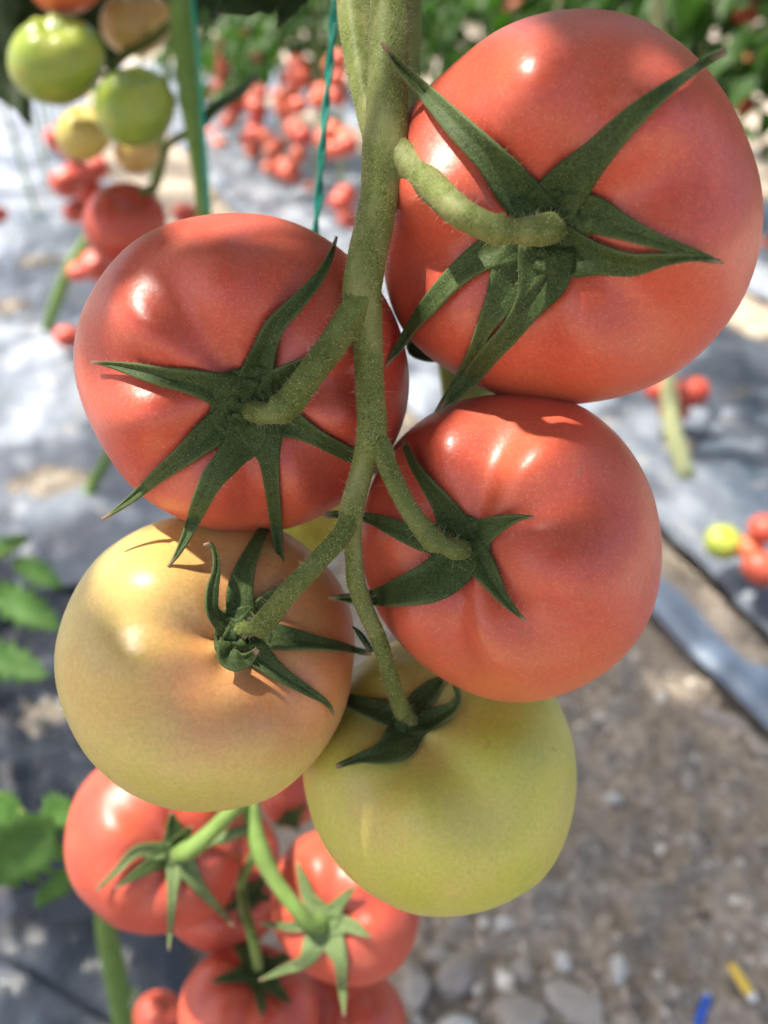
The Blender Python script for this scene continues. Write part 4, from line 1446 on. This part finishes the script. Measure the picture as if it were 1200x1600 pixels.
URow = 1.06
cols = {540: [(532, 317, 15), (541, 341, 12)],
        500: [(472, 214, 14), (467, 241, 11), (450, 268, 16), (483, 292, 7), (520, 205, 15), (517, 233, 14), (538, 215, 12)],
        440: [(465, 103, 14), (462, 128, 12), (450, 150, 13), (446, 168, 12), (466, 166, 12), (433, 228, 12), (428, 245, 11), (424, 260, 10)],
        530: [(528, 95, 14), (525, 125, 13), (504, 146, 13), (524, 149, 13)],
        405: [(404, 140, 9), (402, 170, 13), (399, 191, 10), (388, 220, 12), (396, 236, 11)],
        372: [(368, 165, 13), (364, 182, 10), (377, 78, 13), (400, 86, 9)],
        342: [(346, 97, 12), (347, 114, 11), (350, 131, 10), (338, 147, 10), (332, 210, 11)]}
desc = {540: 'lowest, near the top of the left red tomato', 500: 'either side of the green twine', 440: 'stacked left of the green twine', 530: 'between green twine and vine',
        405: 'midway from upper left stem to green twine', 372: 'just right of the upper left stem', 342: 'right beside the upper left stem'}
for i, (x, lst) in enumerate(cols.items()):
    v_ = row_v_at(x, URow)
    dpt = (UV(URow, v_) - C) @ F
    far_plant(URow, v_, 'far plant, its blurred red fruit ' + desc[x], 'far plants of the right row', 0.56 if v_ > 3 else 0.85, seed=10 + i, r=0.008, dens=17)
    lst = lst + [(tx + rng.normal(0, 9), ty + rng.uniform(-26, 22), tr * rng.uniform(0.8, 1.05)) for tx, ty, tr in lst for _ in range(1)]
    for (tx, ty, tr) in lst:
        far_tomato(tx, ty, tr, onrow(tx, ty, 0.86 + rng.uniform(-0.03, 0.03))[1], 'blurred far red tomato, ' + desc[x], 'far fruit ' + desc[x], float(rng.choice([0.82, 0.9, 0.98])), 1.25)
for i, v_ in enumerate((0.35, 0.62, 1.45, 1.8, 4.6, 5.4, 6.3, 7.4, 8.8, 10.4)):
    far_plant(URow, v_, 'far leafy tomato plant in the right row', 'leafy plants of the right row', 0.38 if v_ > 2.4 else 0.98, seed=30 + i)
for i, (u, v_) in enumerate(((-0.28, -0.25), (-0.25, 0.15), (-0.28, 0.55), (-0.25, 0.95), (-0.28, 1.3), (-0.28, 1.7), (-0.8, 0.3), (-0.78, 0.75), (-0.8, 1.15), (-0.8, 1.6))):  # unseen plants added overhead to shade path, film and near truss
    b = UV(-0.95, v_, 0.04)
    top = UV(u, v_)
    e = empty('tomato_plant', b, 'added leafy tomato plant, unseen overhead, shading the path and left bed', 'tomato plant', 'added shade plants over the left bed')
    wx, wy = top[0], top[1]
    off = (UV(-0.95, v_) - top)[:2]
    z = np.linspace(0, 2.0, 24)
    q = 1 - ss(z, 0.95, 1.3)
    pth = np.stack([wx + off[0] * q, wy + off[1] * q, 0.03 + z], 1)
    mesh_obj('stem', *tube(pth, np.linspace(0.008, 0.005, 24), seg=8), M['stem_far'], e)
    shade_canopy(e, wx, wy, 1.22, 2.05, 30, 300 + i)
    if u > -0.5:
        s1 = UV(u + 0.42, v_ + 0.05)  # second crown added to carry the shade further over the path
        arch = catmull([pth[15], np.array([(wx + s1[0]) / 2, (wy + s1[1]) / 2, 1.36]), np.array([s1[0], s1[1], 1.45]), np.array([s1[0], s1[1], 2.0])], 20, 3)
        mesh_obj('side_stem', *tube(arch, 0.005, seg=7), M['stem_far'], e)
        shade_canopy(e, s1[0], s1[1], 1.30, 2.05, 17, 340 + i)
# second right row
for i, v_ in enumerate((1.0, 1.35, 1.7, 2.0, 2.3, 2.6, 2.9, 3.2, 3.5, 3.8, 4.2, 4.6, 5.0, 5.5, 6.0, 6.6, 7.3, 8.0, 9.0)):
    far_plant(2.35, v_, 'leafy tomato plant in the row behind the largest red tomato', 'leafy plants of the second right row', 0.48, seed=50 + i)
for x, y, r, rp, lb in ((805, 15, 17, 0.85, 'blurred orange red tomato at the top edge above the largest tomato'), (1165, 97, 14, 0.6, 'blurred orange tomato in the leaves at the upper right'),
                        (1168, 20, 20, 0.98, 'blurred dark red tomato in the leaves at the upper right corner'), (1160, 162, 17, 1.0, 'blurred dark red tomato right of the largest, below the leaves'),
                        (1195, 385, 12, 0.9, 'blurred red tomato at the right edge, upper of two beside the largest'), (1192, 410, 10, 0.9, 'small blurred red tomato at the right edge, lower of two beside the largest')):
    far_tomato(x, y, r, onrow(x, y, 2.3)[1], lb, None, rp)
for i, v_ in enumerate((2.2, 3.0, 3.8, 4.6, 5.6, 6.6, 7.8, 9.4)):
    far_plant(3.7, v_, 'leafy tomato plant in the farthest row at the right', 'leafy plants of the third right row', 0.40, seed=120 + i)
# left row
GL = 'leafy plants of the left row'
for i, (u, v_) in enumerate(((-0.55, 2.9), (-0.25, 3.6), (-0.2, 4.4), (-0.2, 5.4), (-0.2, 6.6), (-0.2, 8.2))):
    far_plant(u, v_, 'leafy tomato plant in the left rows behind the upper left truss', GL, 0.66 if v_ > 2 else 0.9, seed=70 + i, stem='stem_far')

def px_plant(label, pts, seed):
    p0 = P(*[pts[0][0], pts[0][1], pts[0][3]])
    e = empty('tomato_plant', p0, label, 'tomato plant')
    stalk('stem', pts, 'stem_far', 0, parent=e, n=60, seg=10)
    return e


px_plant('leaning green tomato stem rooted in the tan soil at the left', [(130, 812, 11, gdepth(130, 812) - 0.03), (143, 760, 9, 1.40), (168, 715, 8, 1.38), (215, 600, 7, 1.34), (236, 450, 7, 1.3),
                                                                      (240, 300, 7, 1.28), (255, 180, 7, 1.26), (262, 0, 6, 1.25), (268, -300, 6, 1.25)], 1)
px_plant('bent green tomato stem on the far left film', [(70, 535, 10, gdepth(70, 535) - 0.04), (76, 505, 8, 2.1), (92, 460, 9, 2.06), (108, 420, 9, 2.03), (135, 375, 8, 2.0), (150, 300, 6, 1.98),
                                                        (150, 150, 6, 1.96), (160, -100, 6, 1.95)], 2)
GD = 'dark red fruit hanging under the upper left truss'
for x, y, r, d in ((92, 215, 20, 1.75), (112, 232, 18, 1.8), (105, 285, 24, 1.75), (128, 262, 20, 1.85), (150, 262, 19, 1.8), (140, 300, 20, 1.85), (118, 330, 18, 1.8)):
    far_tomato(x, y, r, d, 'blurred dark red tomato crowded between the upper left green and red ones', GD, 1.0)
far_tomato(290, 335, 19, 1.6, 'blurred dark red tomato touching the upper left stem', None, 1.0)
far_tomato(152, 415, 24, 1.9, 'blurred red tomato lying behind the left edge of the big left tomato', 'red fruit beside the bent stem', 0.97)
far_tomato(122, 425, 15, 1.95, 'small blurred red tomato beside the bent green stem', 'red fruit beside the bent stem', 0.97)
far_tomato(106, 527, 19, gdepth(106, 530, 0.1), 'blurred red tomato lying on the film at the foot of the bent green stem', None, 1.0)
far_tomato(-4, 335, 14, 2.2, 'blurred dark red tomato cut by the left edge', None, 1.0)

# ------------------------------------------------------------------ light, world, camera
sun = bpy.data.lights.new('sun', 'SUN')
sun.energy = 2.7
sun.angle = math.radians(1.4)
sun.color = (1.0, 0.94, 0.84)
so = bpy.data.objects.new('sun', sun)
COL.objects.link(so)
so.rotation_euler = Vector(-SUN).to_track_quat('-Z', 'Y').to_euler()

w = bpy.data.worlds.new('World')
scene.world = w
w.use_nodes = True
bg = w.node_tree.nodes['Background']
sky = w.node_tree.nodes.new('ShaderNodeTexSky')
sky.sky_type = 'NISHITA'
sky.sun_disc = False
sky.sun_elevation = math.asin(SUN[2])
sky.sun_rotation = math.atan2(SUN[0], SUN[1])
sky.air_density = 0.6
sky.dust_density = 6.0
sky.ozone_density = 0.3
w.node_tree.links.new(sky.outputs[0], bg.inputs['Color'])
bg.inputs['Strength'].default_value = 0.15

cam = bpy.data.cameras.new('camera')
cam.sensor_fit = 'HORIZONTAL'
cam.sensor_width = 36
cam.lens = 36
cam.clip_start = 0.005
cam.clip_end = 300
cam.dof.use_dof = True
cam.dof.focus_distance = 0.172
cam.dof.aperture_fstop = 11.0
co = bpy.data.objects.new('camera', cam)
COL.objects.link(co)
co.location = Vector(C)
co.rotation_euler = (math.pi / 2 - PITCH, 0, 0)
scene.camera = co

scene.view_settings.view_transform = 'Standard'
scene.view_settings.look = 'None'
scene.view_settings.gamma = 1
scene.view_settings.exposure = 1.72
scene.render.engine = 'CYCLES'
scene.cycles.use_denoising = True
scene.cycles.max_bounces = 8
scene.cycles.diffuse_bounces = 4
scene.cycles.glossy_bounces = 3
scene.cycles.transmission_bounces = 4
